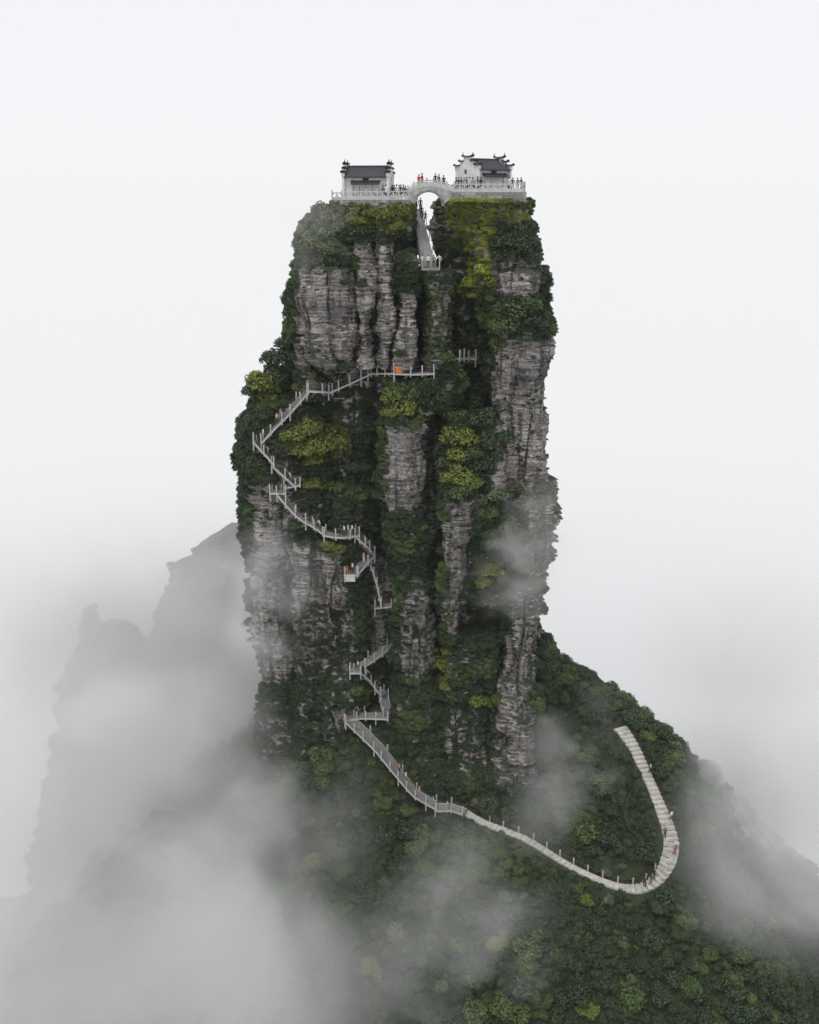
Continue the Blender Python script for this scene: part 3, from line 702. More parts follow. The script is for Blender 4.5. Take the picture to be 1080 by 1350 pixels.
# path on the slope (its course is needed before the trees are set)
pp, pq = resample(PATH_PX, 4.0)
PW = np.interp(pq, np.linspace(0, 1, len(PATH_W)), PATH_W)
PATH = np.array([hit(u, v) for u, v in pp])
for k in (0, 1): PATH[:, k] = smooth1(smooth1(PATH[:, k], 2), 2)
PATH[:, 2] = smooth1(smooth1(height(PATH[:, 0], PATH[:, 1]), 3), 3)
_bare = height
def height(x, y):        # the hillside with the path cut into it
    h = _bare(x, y); x = np.asarray(x, float); sh = x.shape; x = x.ravel(); y = np.asarray(y, float).ravel(); h = h.ravel()
    i = np.where((x > PATH[:, 0].min()-4) & (x < PATH[:, 0].max()+4) & (y > PATH[:, 1].min()-4) & (y < PATH[:, 1].max()+4))[0]
    if len(i):
        d = np.hypot(x[i, None]-PATH[None, :, 0], y[i, None]-PATH[None, :, 1]); j = d.argmin(1); d = d.min(1)-PW[j]/2
        k = 1-sstep(0.5, 2.2, d); h[i] = h[i]*(1-k)+(PATH[j, 2]-0.2)*k
    return h.reshape(sh)
GZ = height(GX, GY); gm.vertices.foreach_set('co', np.stack([GX, GY, GZ], -1).astype(np.float32).ravel()); gm.update()

# forest on the slope
xs = np.arange(-78, 92, 1.2); ys = np.arange(-72, 36, 1.2)
FX, FY = np.meshgrid(xs, ys); FX = (FX+rng.uniform(-.6, .6, FX.shape)).ravel(); FY = (FY+rng.uniform(-.6, .6, FY.shape)).ravel()
FZ = height(FX, FY); FR = 0.62 + 0.55*rng.random(len(FX))**1.5 + rng.uniform(0.3, 1.0, len(FX))*(rng.random(len(FX)) < 0.16)
fc = np.stack([FX, FY, FZ+FR*0.75], -1); fu, fv, fd = project(fc); rp = FR/fd*FPX
okf = (fu > -80) & (fu < 1160) & (fv < 1440) & (fv > 780)
dpath = np.min(np.hypot(FX[:, None]-PATH[None, :, 0], FY[:, None]-PATH[None, :, 1]) - PW[None]/2, axis=1)
okf &= dpath > 0.75
dpx = np.min(np.hypot(fu[:, None]-PATHPX[None, :, 0], fv[:, None]-PATHPX[None, :, 1]), axis=1); okf &= dpx > rp*0.8+3
_lo = STAIR_PX[STAIR_PX[:, 1] > 930]
dpx2 = np.min(np.hypot(fu[:, None]-_lo[None, :, 0], fv[:, None]-_lo[None, :, 1]), axis=1); okf &= dpx2 > rp*0.85+7
ft = np.full(len(FX), 'D'); fn = fbm(FX*0.09, FY*0.09, FX*0, 3, 3); r_ = rng.random(len(FX))
ft[(fn > 0.12) & (r_ < 0.6)] = 'M'; ft[(fn < -0.2) & (r_ < 0.10)] = 'G'; ft[(r_ > 0.965)] = 'M'; ft[(r_ > 0.993)] = 'O'
ft[((fu-640)/110)**2 + ((fv-1130)/45)**2 < 1-0.8*r_] = 'M'
ft[(np.hypot(fu-770, fv-1332) < 14) | (np.hypot(fu-660, fv-1240) < 16)] = 'O'
ii = np.where(okf)[0]
clear = ii[(fu[ii] > 430) & (fu[ii] < 1060) & (fv[ii] > 1090) & (fv[ii] < 1350)]
big = clear[np.argsort(-rp[clear])][:240]
lab_f = {'D': ('dark green forest tree on the slope below the stone path', 'dark forest trees below the path'),
         'M': ('fresh green forest tree on the slope below the stone path', 'green forest trees below the path'),
         'G': ('grey green forest tree on the slope below the stone path', 'grey green forest trees below the path'),
         'O': ('yellow green tree standing out of the dark forest slope', 'yellow green forest trees')}
for i in big:
    tree('forest_tree', (FX[i], FY[i], FZ[i]-0.15), FR[i]*1.1, ft[i], lab_f[ft[i]][0], 'tree', lab_f[ft[i]][1], lift=0.85)
rest = np.setdiff1d(ii, big)
FN = {'D': ('dark_forest', 'dense dark green forest covering the hillside'), 'M': ('green_forest', 'fresher green trees scattered through the hillside forest'),
      'G': ('grey_forest', 'grey green trees scattered through the hillside forest'), 'O': ('yellow_forest', 'few yellow green trees scattered in the forest')}
for t_ in ('D', 'M', 'G', 'O'):
    k = rest[ft[rest] == t_]; scatter(FN[t_][0], FN[t_][1], fc[k], FR[k]*1.1, t_, 'forest', 1.0)
# low undergrowth closing the floor between the trees and up to the path
xs = np.arange(-45, 75, 0.85); ys = np.arange(-50, 20, 0.85)
UX, UY = np.meshgrid(xs, ys); UX = (UX+rng.uniform(-.4, .4, UX.shape)).ravel(); UY = (UY+rng.uniform(-.4, .4, UY.shape)).ravel(); UR = rng.uniform(0.40, 0.72, len(UX))
uc = np.stack([UX, UY, height(UX, UY)+UR*0.6], -1); uu, uv, ud = project(uc)
k = (uu > 200) & (uu < 1120) & (uv < 1400) & (uv > 840)
k &= np.min(np.hypot(UX[:, None]-PATH[None, :, 0], UY[:, None]-PATH[None, :, 1]) - PW[None]/2, axis=1) > 0.15+UR*0.7
k &= np.min(np.hypot(uu[:, None]-_lo[None, :, 0], uv[:, None]-_lo[None, :, 1]), axis=1) > 10
un = rng.random(len(UX))
scatter('undergrowth', 'low dark green undergrowth between the forest trees and along the path', uc[k & (un < 0.7)], UR[k & (un < 0.7)], 'D', 'undergrowth')
scatter('undergrowth', 'low fresh green undergrowth between the forest trees and along the path', uc[k & (un >= 0.7)], UR[k & (un >= 0.7)], 'M', 'undergrowth')
# growth on the far peaks
QP = np.vstack([p for p, n in SAMPLES[NPILLAR:]]); k = rng.permutation(len(QP))[:1500]
scatter('peak_shrub_cover', 'shrubs on the faint peaks in the cloud', QP[k], rng.uniform(0.7, 1.5, len(k)), 'D')

# ------------------------------------------------------------------ summit architecture
def cap_strip(m, x, y0, y1, z, w, lift, n=10, th=0.1):
    # a small tiled cap running along y with ends that sweep up
    base = len(m.v); prof = [(-w/2, 0), (-w*0.3, 0.13), (0, 0.24), (w*0.3, 0.13), (w/2, 0), (0, -0.05)]
    for i in range(n+1):
        t_ = i/n; y = y0+(y1-y0)*t_; q = abs(2*t_-1); zz = z + lift*q**4
        s = 1-0.35*q**6
        for px, pz in prof: m.v.append((x+px*s, y, zz+pz*s))
    k = len(prof)
    for i in range(n):
        for j in range(k):
            m.f.append((base+i*k+j, base+i*k+(j+1) % k, base+(i+1)*k+(j+1) % k, base+(i+1)*k+j))
    m.f.append(tuple(base+j for j in range(k))); m.f.append(tuple(base+n*k+j for j in reversed(range(k))))
def temple(loc, rz, W, D, label):
    t_ = empty('temple', loc, rz, label, 'temple'); t_.scale = (1, 1, 0.87)
    hx, hy = W/2, D/2; eave, ridge = 3.15, 4.65; g = 0.34
    MB().box((0, 0, -0.15), (W+0.5, D+0.5, 0.5)).build('plinth', M_STONE, t_)
    ix = hx-g
    MB().box((0, hy-0.15, eave/2+0.1), (2*ix-0.006, 0.3, eave)).build('wall', M_WHITE, t_)
    fw = MB(); dw = 1.75                              # front wall leaves the porch bay open
    fw.box((-(ix+dw)/2, -hy+0.35, eave/2+0.1), (ix-dw, 0.3, eave)); fw.box(((ix+dw)/2, -hy+0.35, eave/2+0.1), (ix-dw, 0.3, eave))
    fw.box((0, -hy+0.35, 2.78), (2*dw-0.004, 0.296, 0.92)); fw.build('front_wall', M_WHITE, t_)
    # porch bay: screen wall panels with joints
    for k in range(4):
        MB().box((-dw+dw/4+k*dw/2, -hy+0.40, 1.22), (dw/2-0.06, 0.16, 2.1)).build('screen_panel', M_WHITE, t_)
    MB().box((0, -hy+0.52, 1.2), (2*dw-0.01, 0.06, 2.2)).build('screen_back', M_STONE2, t_)
    for sx in (-1, 1):
        x = sx*(hx-g/2)
        pr = [(-hy-0.12, 0.0), (hy+0.12, 0.0), (hy+0.12, 3.75), (hy*0.62, 3.75), (hy*0.62, 4.35), (hy*0.30, 4.35), (hy*0.30, 5.0),
              (-hy*0.30, 5.0), (-hy*0.30, 4.35), (-hy*0.62, 4.35), (-hy*0.62, 3.75), (-hy-0.12, 3.75)]
        gw = MB().prism(pr, 'x', x-g/2, x+g/2).build('gable_wall', M_WHITE, t_)
        c = MB(); cap_strip(c, x, -hy*0.30-0.42, hy*0.30+0.42, 5.0, 0.85, 0.30); c.build('tile_cap', M_TILE, gw)
        for s in (-1, 1):
            c = MB(); a, b_ = sorted((s*(hy*0.30), s*(hy*0.62+0.42))); cap_strip(c, x, a, b_, 4.36, 0.8, 0.26); c.build('tile_cap', M_TILE, gw)
            c = MB(); a, b_ = sorted((s*(hy*0.62), s*(hy+0.62))); cap_strip(c, x, a, b_, 3.76, 0.8, 0.26); c.build('tile_cap', M_TILE, gw)
            f = MB(); y = s*(hy*0.30+0.3); f.tube([(x, y, 5.2), (x, y+s*0.1, 5.5), (x, y+s*0.02, 5.78)], [0.1, 0.07, 0.02], 6); f.build('finial', M_TILE, gw)
            # plaster frieze blocks under the lower caps
            MB().box((x, s*(hy+0.16), 3.45), (g+0.1, 0.14, 0.5)).build('corbel', M_WHITE, gw)
        MB().box((x+sx*(g/2+0.01), 0.2, 2.9), (0.06, 0.42, 0.62)).build('window', M_VOID, gw)
    # roof between the gables
    ex = 0.42
    def slope(s):
        pts = []
        for i in range(6):
            q = i/5; y = s*q*(hy+ex); z = ridge-(ridge-eave)*(q**0.9) ; pts.append((y, z))
        return pts
    top = [p for p in reversed(slope(-1))] + slope(1)[1:]
    rf = MB().prism(top + [(y, z-0.16) for y, z in reversed(top)], 'x', -ix+0.01, ix-0.01).build('roof', M_TILE, t_)
    rows = MB(); n = int(2*ix/0.24)
    for k in range(n):
        x = -ix+0.14+k*(2*ix-0.28)/(n-1)
        for s in (-1, 1): rows.tube([(x, y, z+0.03) for y, z in slope(s)], 0.07, 5)
    tag(rows.build('tile_rows', M_TILEROW, rf), kind='stuff')
    rd = MB(); rd.box((0, 0, ridge+0.12), (2*ix, 0.22, 0.26)); rd.build('ridge', M_TILE, rf)
    # pent roof over the porch bay with a name board above
    pw = dw+0.15
    pr = [(-hy+0.2, 2.62), (-hy-0.62, 2.12), (-hy-0.62, 2.02), (-hy+0.2, 2.38)]
    pf = MB().prism(pr, 'x', -pw, pw).build('porch_roof', M_TILE, t_)
    rows = MB()
    for k in range(15):
        x = -pw+0.1+k*(2*pw-0.2)/14; rows.tube([(x, -hy+0.2, 2.65), (x, -hy-0.64, 2.15)], 0.06, 5)
    tag(rows.build('tile_rows', M_TILEROW, pf), kind='stuff')
    e = MB()
    for s in (-1, 1): e.tube([(s*(pw-0.05), -hy+0.15, 2.66), (s*(pw+0.02), -hy-0.3, 2.42), (s*(pw+0.12), -hy-0.66, 2.4)], [0.09, 0.08, 0.03], 6)
    e.build('porch_ridge', M_TILE, pf)
    MB().box((0, -hy+0.14, 2.86), (0.85, 0.08, 0.36)).build('name_board', M_DARKWOOD, t_)
    return t_

PANEL = {}
def balustrade(label, pts, h=0.95, gap=1.55, group=None, parent=None, mat=None):
    pts = [Vector(p) for p in pts]; mat = mat or M_STONE
    root = empty('balustrade', pts[0], 0, label, 'balustrade', group) if parent is None else parent
    o0 = pts[0] if parent is None else Vector((0, 0, 0))
    first = True
    for a, b_ in zip(pts, pts[1:]):
        L = (b_-a); hl = math.hypot(L.x, L.y); n = max(1, round(hl/gap)); ang = math.atan2(L.y, L.x)
        for k in range(n+1):
            if k == 0 and not first: continue
            p = a + L*(k/n) - o0
            pm = MB(); pm.box((0, 0, h*0.53), (0.17, 0.17, h*1.18)); pm.box((0, 0, h*1.17), (0.12, 0.12, 0.12)); pm.box((0, 0, h*1.26), (0.18, 0.18, 0.10))
            o = pm.build('post', mat, root); o.location = p; o.rotation_euler.z = ang
        first = False
        for k in range(n):
            p, q = a+L*(k/n), a+L*((k+1)/n); d = q-p; w = d.length-0.19; mid = (p+q)/2-o0; sl = math.atan2(d.z, math.hypot(d.x, d.y))
            pm = MB(); pm.box((0, 0, 0.17), (w, 0.12, 0.30)); pm.box((0, 0, h*0.92), (w, 0.13, 0.13))
            pm.box((0, 0, h*0.60), (0.16, 0.10, h*0.56))
            for s in (-1, 1):
                pm.prism([(s*0.08, h*0.50), (s*w*0.30, h*0.33), (s*w*0.30, h*0.42), (s*0.08, h*0.66)], 'y', -0.045, 0.045)
                pm.prism([(s*w*0.5, h*0.62), (s*w*0.28, h*0.86), (s*w*0.5, h*0.86)], 'y', -0.045, 0.045)
            o = pm.build('rail_panel', mat, root); o.location = mid; o.rotation_euler = Matrix.Rotation(ang, 4, 'Z').__matmul__(Matrix.Rotation(-sl, 4, 'Y')).to_euler()
    return root

ZL = at(480, 262, 1.8)[2]; ZR = at(650, 252, 2.4)[2]
XA = lambda u, Y: at(u, 262, Y)[0]
def terrace(label, outline, z0, z1, mat=M_STONE2):
    c = np.mean(outline, axis=0); root = empty('terrace', (c[0], c[1], z0), 0, label, 'terrace')
    loc = [(p[0]-c[0], p[1]-c[1]) for p in outline]
    MB().prism(loc, 'z', 0, z1-z0-0.14).build('retaining_wall', mat, root)
    # stone facing of the walls that look out, laid in courses
    g_ = random.Random(int(abs(c[0])*10)); hh = z1-z0-0.14; nc = max(2, round(hh/0.42))
    for a, b_ in zip(loc[:4], loc[1:4]):
        a, b_ = Vector((*a, 0)), Vector((*b_, 0)); d = b_-a; Lw = d.length; ang = math.atan2(d.y, d.x); nrm = Vector((d.y, -d.x, 0)).normalized()
        for r_i in range(nc):
            x = 0.0
            while x < Lw-0.05:
                w = min(g_.uniform(0.6, 1.3), Lw-x); p = a+d*((x+w/2)/Lw)+nrm*(0.03+g_.uniform(0, .03))
                o = MB().box((0, 0, 0), (w-0.03, 0.14, hh/nc-0.03)).build('stone', M_STONE2 if g_.random() < .6 else M_STONE3, root)
                o.location = (p.x, p.y, (r_i+0.5)*hh/nc); o.rotation_euler.z = ang; x += w
    k = 1.02
    MB().prism([(x*k, y*k) for x, y in loc], 'z', z1-z0-0.14, z1-z0).build('coping', M_STONE, root)
    return root
OL = [(XA(441, 5), 5.0), (XA(453, 1.9), 1.9), (XA(513, 1.7), 1.7), (XA(541, 2.9), 2.9), (XA(541, 9), 10.5), (XA(441, 9), 10.5)]
terrace('stone terrace carrying the temple beside the olive bushes', OL, ZL-0.9, ZL)
OR = [(XA(597, 2.9), 2.9), (XA(612, 2.3), 2.3), (XA(689, 1.9), 1.9), (XA(693, 4), 4.0), (XA(688, 9), 11.5), (XA(604, 9), 11.5), (XA(597, 6), 5.6)]
terrace('high walled stone terrace carrying the temple above the lime grass', OR, ZR-1.35, ZR)
temple(at(486, 262, 5.3)*np.array([1, 1, 0])+np.array([0, 0, ZL]), R(-7), 6.3, 4.6, 'white temple with dark tile roof above the olive bushes, seen from the front')
temple(at(637, 252, 7.0)*np.array([1, 1, 0])+np.array([0, 0, ZR]), R(33), 5.7, 4.9, 'white temple turned to show its windowed gable, above the lime grass')
z3 = lambda p, z: (p[0], p[1], z)
balustrade('white stone balustrade in front of the temple above the olive bushes', [z3((XA(454, 2.05), 2.05), ZL), z3((XA(512, 1.85), 1.85), ZL), z3((XA(539, 3.0), 3.0), ZL+0.1)])
balustrade('short stone balustrade at the outer side of the temple above the grey green bushes', [z3((XA(438, 5.2), 5.2), ZL-0.1), z3((XA(451, 5.2), 5.2), ZL-0.1)])
balustrade('long white stone balustrade along the terrace above the lime grass', [z3((XA(599, 3.1), 3.1), ZR), z3((XA(613, 2.5), 2.5), ZR), z3((XA(688, 2.1), 2.1), ZR), z3((XA(691.5, 4.2), 4.2), ZR), z3((XA(688, 9), 9.0), ZR)])

# arch bridge over the cleft
BY0, BY1 = 3.0, 5.3
br = empty('arch_bridge', (at(566, 252, BY0)[0], 4.1, ZL), 0, 'pale stone arch bridge spanning the cleft between the two temples', 'bridge')
def curve_px(px, Y, n=18):
    p, _ = resample(px, 0.5); k = np.linspace(0, len(p)-1, n).astype(int); return [at(u, v, Y) for u, v in p[k]]
lo = curve_px([(547,272),(548.5,265),(552,259),(558,254.5),(565.5,252.8),(573,254.5),(578.5,259),(582,265),(583,272)], BY0)
up_ = curve_px([(533,257),(545,251),(554,247),(565,245.3),(576,246.5),(586,249.5),(602,254)], BY0)
ring = curve_px([(544,272),(545.5,264),(549.5,257),(557,252),(565.5,250.3),(574,252),(581,257),(585,264),(586.5,272)], BY0)
def ribbon(m, A, B, y0, y1):
    n = len(A); vs = []
    for p, q in zip(A, B):
        vs += [(p[0], y0, p[2]), (q[0], y0, q[2]), (q[0], y1, q[2]), (p[0], y1, p[2])]
    fs = [(0, 1, 2, 3), tuple(4*(n-1)+k for k in (3, 2, 1, 0))]
    for i in range(n-1):
        for k in range(4): fs.append((4*i+k, 4*i+(k+1) % 4, 4*(i+1)+(k+1) % 4, 4*(i+1)+k))
    m.add(vs, fs)
def child_world(o, par): o.matrix_parent_inverse = Matrix.Translation(-Vector(par.location)); return o
m = MB(); ribbon(m, lo, up_, BY0, BY1); child_world(m.build('arch', M_STONE3, br), br)
m = MB(); ribbon(m, lo, ring, BY0-0.08, BY0-0.004); child_world(m.build('arch_ring', M_STONE2, br), br)
m = MB()
for s, y in ((0, BY0-0.02), (1, BY1-0.2)):
    ribbon(m, [p+np.array([0, 0, 0.003]) for p in up_], [p+np.array([0, 0, 0.16]) for p in up_], y, y+0.24)
child_world(m.build('kerb', M_STONE, br), br)
bp = resample([(538,256),(545,251.5),(554,247.5),(565,245.8),(576,247),(586,250),(598,254)], 0.5)[0]; bp = bp[np.linspace(0, len(bp)-1, 8).astype(int)]
for Y in (BY0+0.1, BY1-0.1):
    pts = [at(u, v, BY0) for u, v in bp]
    for i, p in enumerate(pts):
        o = MB().box((0, 0, 0.5), (0.17, 0.17, 1.0)).box((0, 0, 1.06), (0.22, 0.22, 0.13)).build('post', M_STONE, br)
        child_world(o, br); o.location = (p[0], Y, p[2])
        if i+1 < len(pts):
            q = pts[i+1]; d = Vector(q-p); sl = math.atan2(d.z, d.x)
            o = MB().prism([(0.09, 0.08), (d.x-0.09, d.z+0.08), (d.x-0.09, d.z+0.62), (0.09, 0.62)], 'y', -0.06, 0.06).prism([(0.09, 0.76), (d.x-0.09, d.z+0.76), (d.x-0.09, d.z+0.88), (0.09, 0.88)], 'y', -0.07, 0.07).build('rail_panel', M_STONE, br)
            child_world(o, br); o.location = (p[0], Y, p[2])

# stair inside the cleft
c0, c1 = at(566, 351, 2.2), at(550, 274, 10.5)
cs = empty('stair_flight', c0, 0, 'broad stone stair climbing through the cleft up to the arch bridge', 'stairs', 'concrete stair flights')
ns = 30
for k in range(ns):
    q = (k+0.5)/ns; p = c0+(c1-c0)*q; w = 1.9*(1-q)+1.1*q
    o = MB().box((0, 0, -0.9), (w, (c1[1]-c0[1])/ns+0.05, 1.8)).build('step', M_STONE3, cs); o.location = Vector(p-c0)
for s in (-1, 1):
    m = MB()
    for k in range(6):
        q = k/5; p = c0+(c1-c0)*q-c0; w = 1.9*(1-q)+1.1*q
        m = MB().box((0, 0, 0.5), (0.14, 0.14, 1.2)).build('post', M_POST, cs); m.location = Vector(p)+Vector((s*(w/2-0.1), 0, 0))
ld = empty('stair_landing', at(568, 353, 1.2), 0, 'jutting concrete landing at the foot of the stair through the cleft', 'landing')
MB().box((0, 0.2, -0.15), (2.5, 2.2, 0.3)).build('slab', M_CONC, ld); MB().box((0, 0.4, -0.5), (2.0, 1.6, 0.4)).build('support', M_STONE2, ld)
for x in (-1.15, 1.15): o = MB().box((x, -0.8, 0.45), (0.13, 0.13, 0.9)).build('post', M_POST, ld)

# ------------------------------------------------------------------ stairs clinging to the rock
def flight(spec, W):
    name, label, px, width, kind = spec
    root = empty(name, W[0], 0, label, {'stair_flight': 'stairs', 'stair_landing': 'landing', 'stair_walkway': 'walkway'}[name])
    o0 = W[0]; seg = np.r_[0, np.cumsum(np.linalg.norm(np.diff(W, axis=0), axis=1))]; L = seg[-1]
    def P(s): return np.array([np.interp(s, seg, W[:, k]) for k in range(3)])
    def side(s):
        d = P(min(L, s+0.4))-P(max(0, s-0.4)); d[2] = 0; d /= max(1e-6, np.linalg.norm(d)); n = np.array([d[1], -d[0], 0])
        if n[1] > 0 or (abs(n[1]) < 0.05 and n[0] > 0): n = -n
        return n, math.atan2(d[1], d[0])
    m = MB()
    if kind == 'steps':
        n = max(3, int(L/0.33))
        for k in range(n):
            s = (k+0.5)*L/n; p = P(s)-o0; _, a = side(s); m.box((p[0], p[1], p[2]-0.06), (L/n+0.02, width, 0.13), a)
        tag(m.build('treads', M_CONC, root), kind='stuff')
    else:
        n = max(2, int(L/1.0))
        for k in range(n):
            a, b_ = P(k*L/n)-o0, P((k+1)*L/n)-o0; d = MB(); d.beam(a-[0, 0, 0.09], b_-[0, 0, 0.09], width, 0.18); d.build('slab', M_CONC, root)
    # outer and inner string beams
    ns_ = max(2, int(L/1.2)+1)
    for off in (0.5*width+0.06, -0.5*width-0.06):
        m = MB(); q = [P(k*L/(ns_-1)) + side(k*L/(ns_-1))[0]*off - o0 - [0, 0, 0.10] for k in range(ns_)]
        for a, b_ in zip(q, q[1:]): m.beam(a, b_, 0.10, 0.24)
        m.build('string_beam', M_POST, root)
    # posts and chain
    npo = max(2, round(L/1.9)+1); hs = []
    for k in range(npo):
        s = min(L, max(0, 0.08+(L-0.16)*k/(npo-1)+(rnd.uniform(-.25, .25) if 0 < k < npo-1 else 0))); nn, a = side(s); b_ = P(s)+nn*(0.5*width+0.06)-o0
        low = 0.5 if k % 3 else 1.2
        o = MB().box((0, 0, 0.62-low*0.5), (0.16, 0.16, 1.24+low)).box((0, 0, 1.27), (0.19, 0.19, 0.07)).build('post', M_POST, root); o.location = Vector(b_); o.rotation_euler = (rnd.uniform(-.035, .035), rnd.uniform(-.035, .035), a); o.scale.z = rnd.uniform(0.88, 1.08)
        hs.append(Vector(b_)+Vector((0, 0, 1.0)))
        if k % 2 == 0:
            o = MB().box((0, 0, 0.52), (0.17, 0.17, 1.24)).build('post', M_POST, root); o.location = Vector(P(s)-nn*(0.5*width+0.06)-o0); o.rotation_euler.z = a
    m = MB()
    for a, b_ in zip(hs, hs[1:]):
        for dz_ in (0, -0.42): m.tube([a+Vector((0, 0, dz_)), (a+b_)/2+Vector((0, 0, dz_-0.10)), b_+Vector((0, 0, dz_))], 0.025, 4, False)
    if m.v: m.build('chain', M_CHAIN, root)
    # brackets into the rock
    for k in range(max(2, int(L/2.5))):
        s = (k+0.5)*L/max(2, int(L/2.5)); nn, a = side(s); p = P(s)-o0
        MB().beam(p+nn*width*0.45-[0, 0, 0.3], p-nn*width*0.9-[0, 0, 1.3], 0.2, 0.22).build('bracket', M_CONC, root)
    return root
for spec, W in zip(FLIGHTS, ROUTES): flight(spec, W)
# front wall and orange posts of the hanging platform, orange stand on the walkway
pw_ = ROUTES[13]; c = (pw_[0]+pw_[-1])/2
st = empty('barrier', c+np.array([-0.55, -0.55, 0.02]), 0, 'pair of orange posts with a bar on the pale stone platform', 'barrier')
for x in (-0.18, 0.22): MB().box((x, 0, 0.62), (0.16, 0.16, 1.24)).build('post', M_ORANGE, st)
MB().box((0.02, 0, 0.8), (0.3, 0.07, 0.3)).build('bar', M_ORANGE, st)
pf_ = empty('parapet', c+np.array([0, -0.98, -0.95]), 0, 'pale stone slab hung on the face of the orange post platform', 'parapet')
MB().box((0, 0, 0.4), (1.6, 0.14, 0.9)).build('slab', M_STONE, pf_); MB().box((0, -0.02, 0.9), (1.7, 0.2, 0.14)).build('coping', M_STONE, pf_)
wk = ROUTES[3]; p = wk[int(len(wk)*0.46)]
os_ = empty('stand', p+np.array([0, -0.15, 0]), 0, 'orange wooden stand on the walkway above the bright round trees', 'stand')
MB().box((0, 0, 0.42), (1.0, 0.55, 0.72)).build('box', M_ORANGE, os_); MB().box((0, 0, 0.84), (1.12, 0.68, 0.10)).build('top', plain('pale_orange', (0.75, 0.42, 0.2), 0.6), os_)
for x in (-0.42, 0.42):
    for y in (-0.2, 0.2): MB().box((x, y, 0.03), (0.1, 0.1, 0.12)).build('leg', M_DARKWOOD, os_)

# ------------------------------------------------------------------ stone path through the forest
path = empty('path', PATH[0], 0, 'pale stepped stone path looping through the forest', kind='structure')
seg = np.r_[0, np.cumsum(np.linalg.norm(np.diff(PATH, axis=0), axis=1))]; L = seg[-1]; n = int(L/0.75)
P_ = lambda s: np.array([np.interp(s, seg, PATH[:, k]) for k in range(3)])
g = random.Random(5)
def cross(s):
    d = P_(min(L, s+2.4))-P_(max(0, s-2.4)); nn = np.array([-d[1], d[0], 0]); nn /= np.linalg.norm(nn); w = np.interp(s, seg, PW)
    return P_(s)-PATH[0]+nn*w*0.5, P_(s)-PATH[0]-nn*w*0.5
CR = [cross(k*L/n) for k in range(n+1)]
zt = np.array([P_((k+0.5)*L/n)[2] for k in range(n)])+0.08-PATH[0][2]
for k in range(n):
    (a0, b0), (a1, b1) = CR[k], CR[k+1]; z = zt[k]+g.uniform(-.02, .02)
    j = lambda p: (p[0]+g.uniform(-.04, .04), p[1]+g.uniform(-.04, .04))
    MB().prism([j(a0), j(b0), j(b1), j(a1)], 'z', z-0.7, z).build('step', M_PATH, path)
edge = empty('path_fence', PATH[0], 0, 'row of short pale posts joined by chains along the looping stone path', 'fence')
prev = None
for k in range(2, int(L*0.62/2.3)):
    s = k*2.3; p = P_(s); d = P_(min(L, s+0.6))-P_(max(0, s-0.6)); w = np.interp(s, seg, PW); nn = np.array([d[1], -d[0], 0]); nn /= np.linalg.norm(nn)
    if nn[1] > 0: nn = -nn
    q = p-nn*(w/2+0.1)-PATH[0]; q[2] = np.interp(s, (np.arange(n)+.5)*L/n, zt); o = MB().box((0, 0, 0.35), (0.2, 0.2, 1.3)).build('post', M_POST, edge); o.location = Vector(q)
    if prev is not None: MB().tube([prev+Vector((0, 0, .8)), (prev+Vector(q))/2+Vector((0, 0, .66)), Vector(q)+Vector((0, 0, .8))], 0.03, 4).build('chain', M_CHAIN, edge)
    prev = Vector(q)

# ------------------------------------------------------------------ people
def person_mesh(seed, pose):
    me = bpy.data.meshes.new('person')
    arm = {'stand': 0.06, 'walk': 0.30, 'lean': 0.45}[pose]; leg = {'stand': 0.02, 'walk': 0.24, 'lean': 0.06}[pose]; fw = {'stand': 0.0, 'walk': 0.04, 'lean': 0.16}[pose]
    J = [((0, 0, .93), .125), ((0, -fw*.4, 1.12), .115), ((0, -fw, 1.36), .135), ((0, -fw, 1.47), .055), ((0, -fw-.02, 1.58), .095), ((0, -fw-.02, 1.66), .085)]
    E = [(0, 1), (1, 2), (2, 3), (3, 4), (4, 5)]
    for s in (-1, 1):
        b_ = len(J); a = arm*s
        J += [((s*.19, -fw, 1.38), .06), ((s*.25, -fw+a*.4, 1.12), .046), ((s*.25, -fw-.10+a*.6-(0.18 if pose == 'lean' else 0), .90), .036), ((s*.245, -fw-.13+a*.7-(0.2 if pose == 'lean' else 0), .82), .032)]
        E += [(2, b_), (b_, b_+1), (b_+1, b_+2), (b_+2, b_+3)]
        b_ = len(J); l = -leg*s
        J += [((s*.10, 0, .86), .088), ((s*.11, l*.5-.03, .48), .062), ((s*.11, l, .08), .045), ((s*.12, l-.13, .035), .036)]
        E += [(0, b_), (b_, b_+1), (b_+1, b_+2), (b_+2, b_+3)]
    me.from_pydata([j[0] for j in J], E, []); o = bpy.data.objects.new('tmp', me); COL.objects.link(o)
    sk = o.modifiers.new('s', 'SKIN'); ss = o.modifiers.new('u', 'SUBSURF'); ss.levels = 1; ss.render_levels = 1
    for i, (c, r) in enumerate(J): me.skin_vertices[0].data[i].radius = (r, r*(0.72 if i in (0, 1, 2) else 1)); me.skin_vertices[0].data[i].use_root = (i == 0)
    bpy.context.view_layer.update(); dg = bpy.context.evaluated_depsgraph_get()
    out = bpy.data.meshes.new_from_object(o.evaluated_get(dg)); bpy.data.objects.remove(o); out.name = 'person'
    out.materials.clear()
    for k in range(3): out.materials.append(None)
    for p in out.polygons:
        c = p.center; p.use_smooth = True
        p.material_index = 0 if (c.z > 1.46 or (abs(c.x) > .2 and c.z < 1.1)) else (1 if c.z > .92 else 2)
    return out
POSES = [person_mesh(1, 'stand'), person_mesh(2, 'walk'), person_mesh(3, 'lean')]
POSE_F = [0.0, 0.04, 0.16]
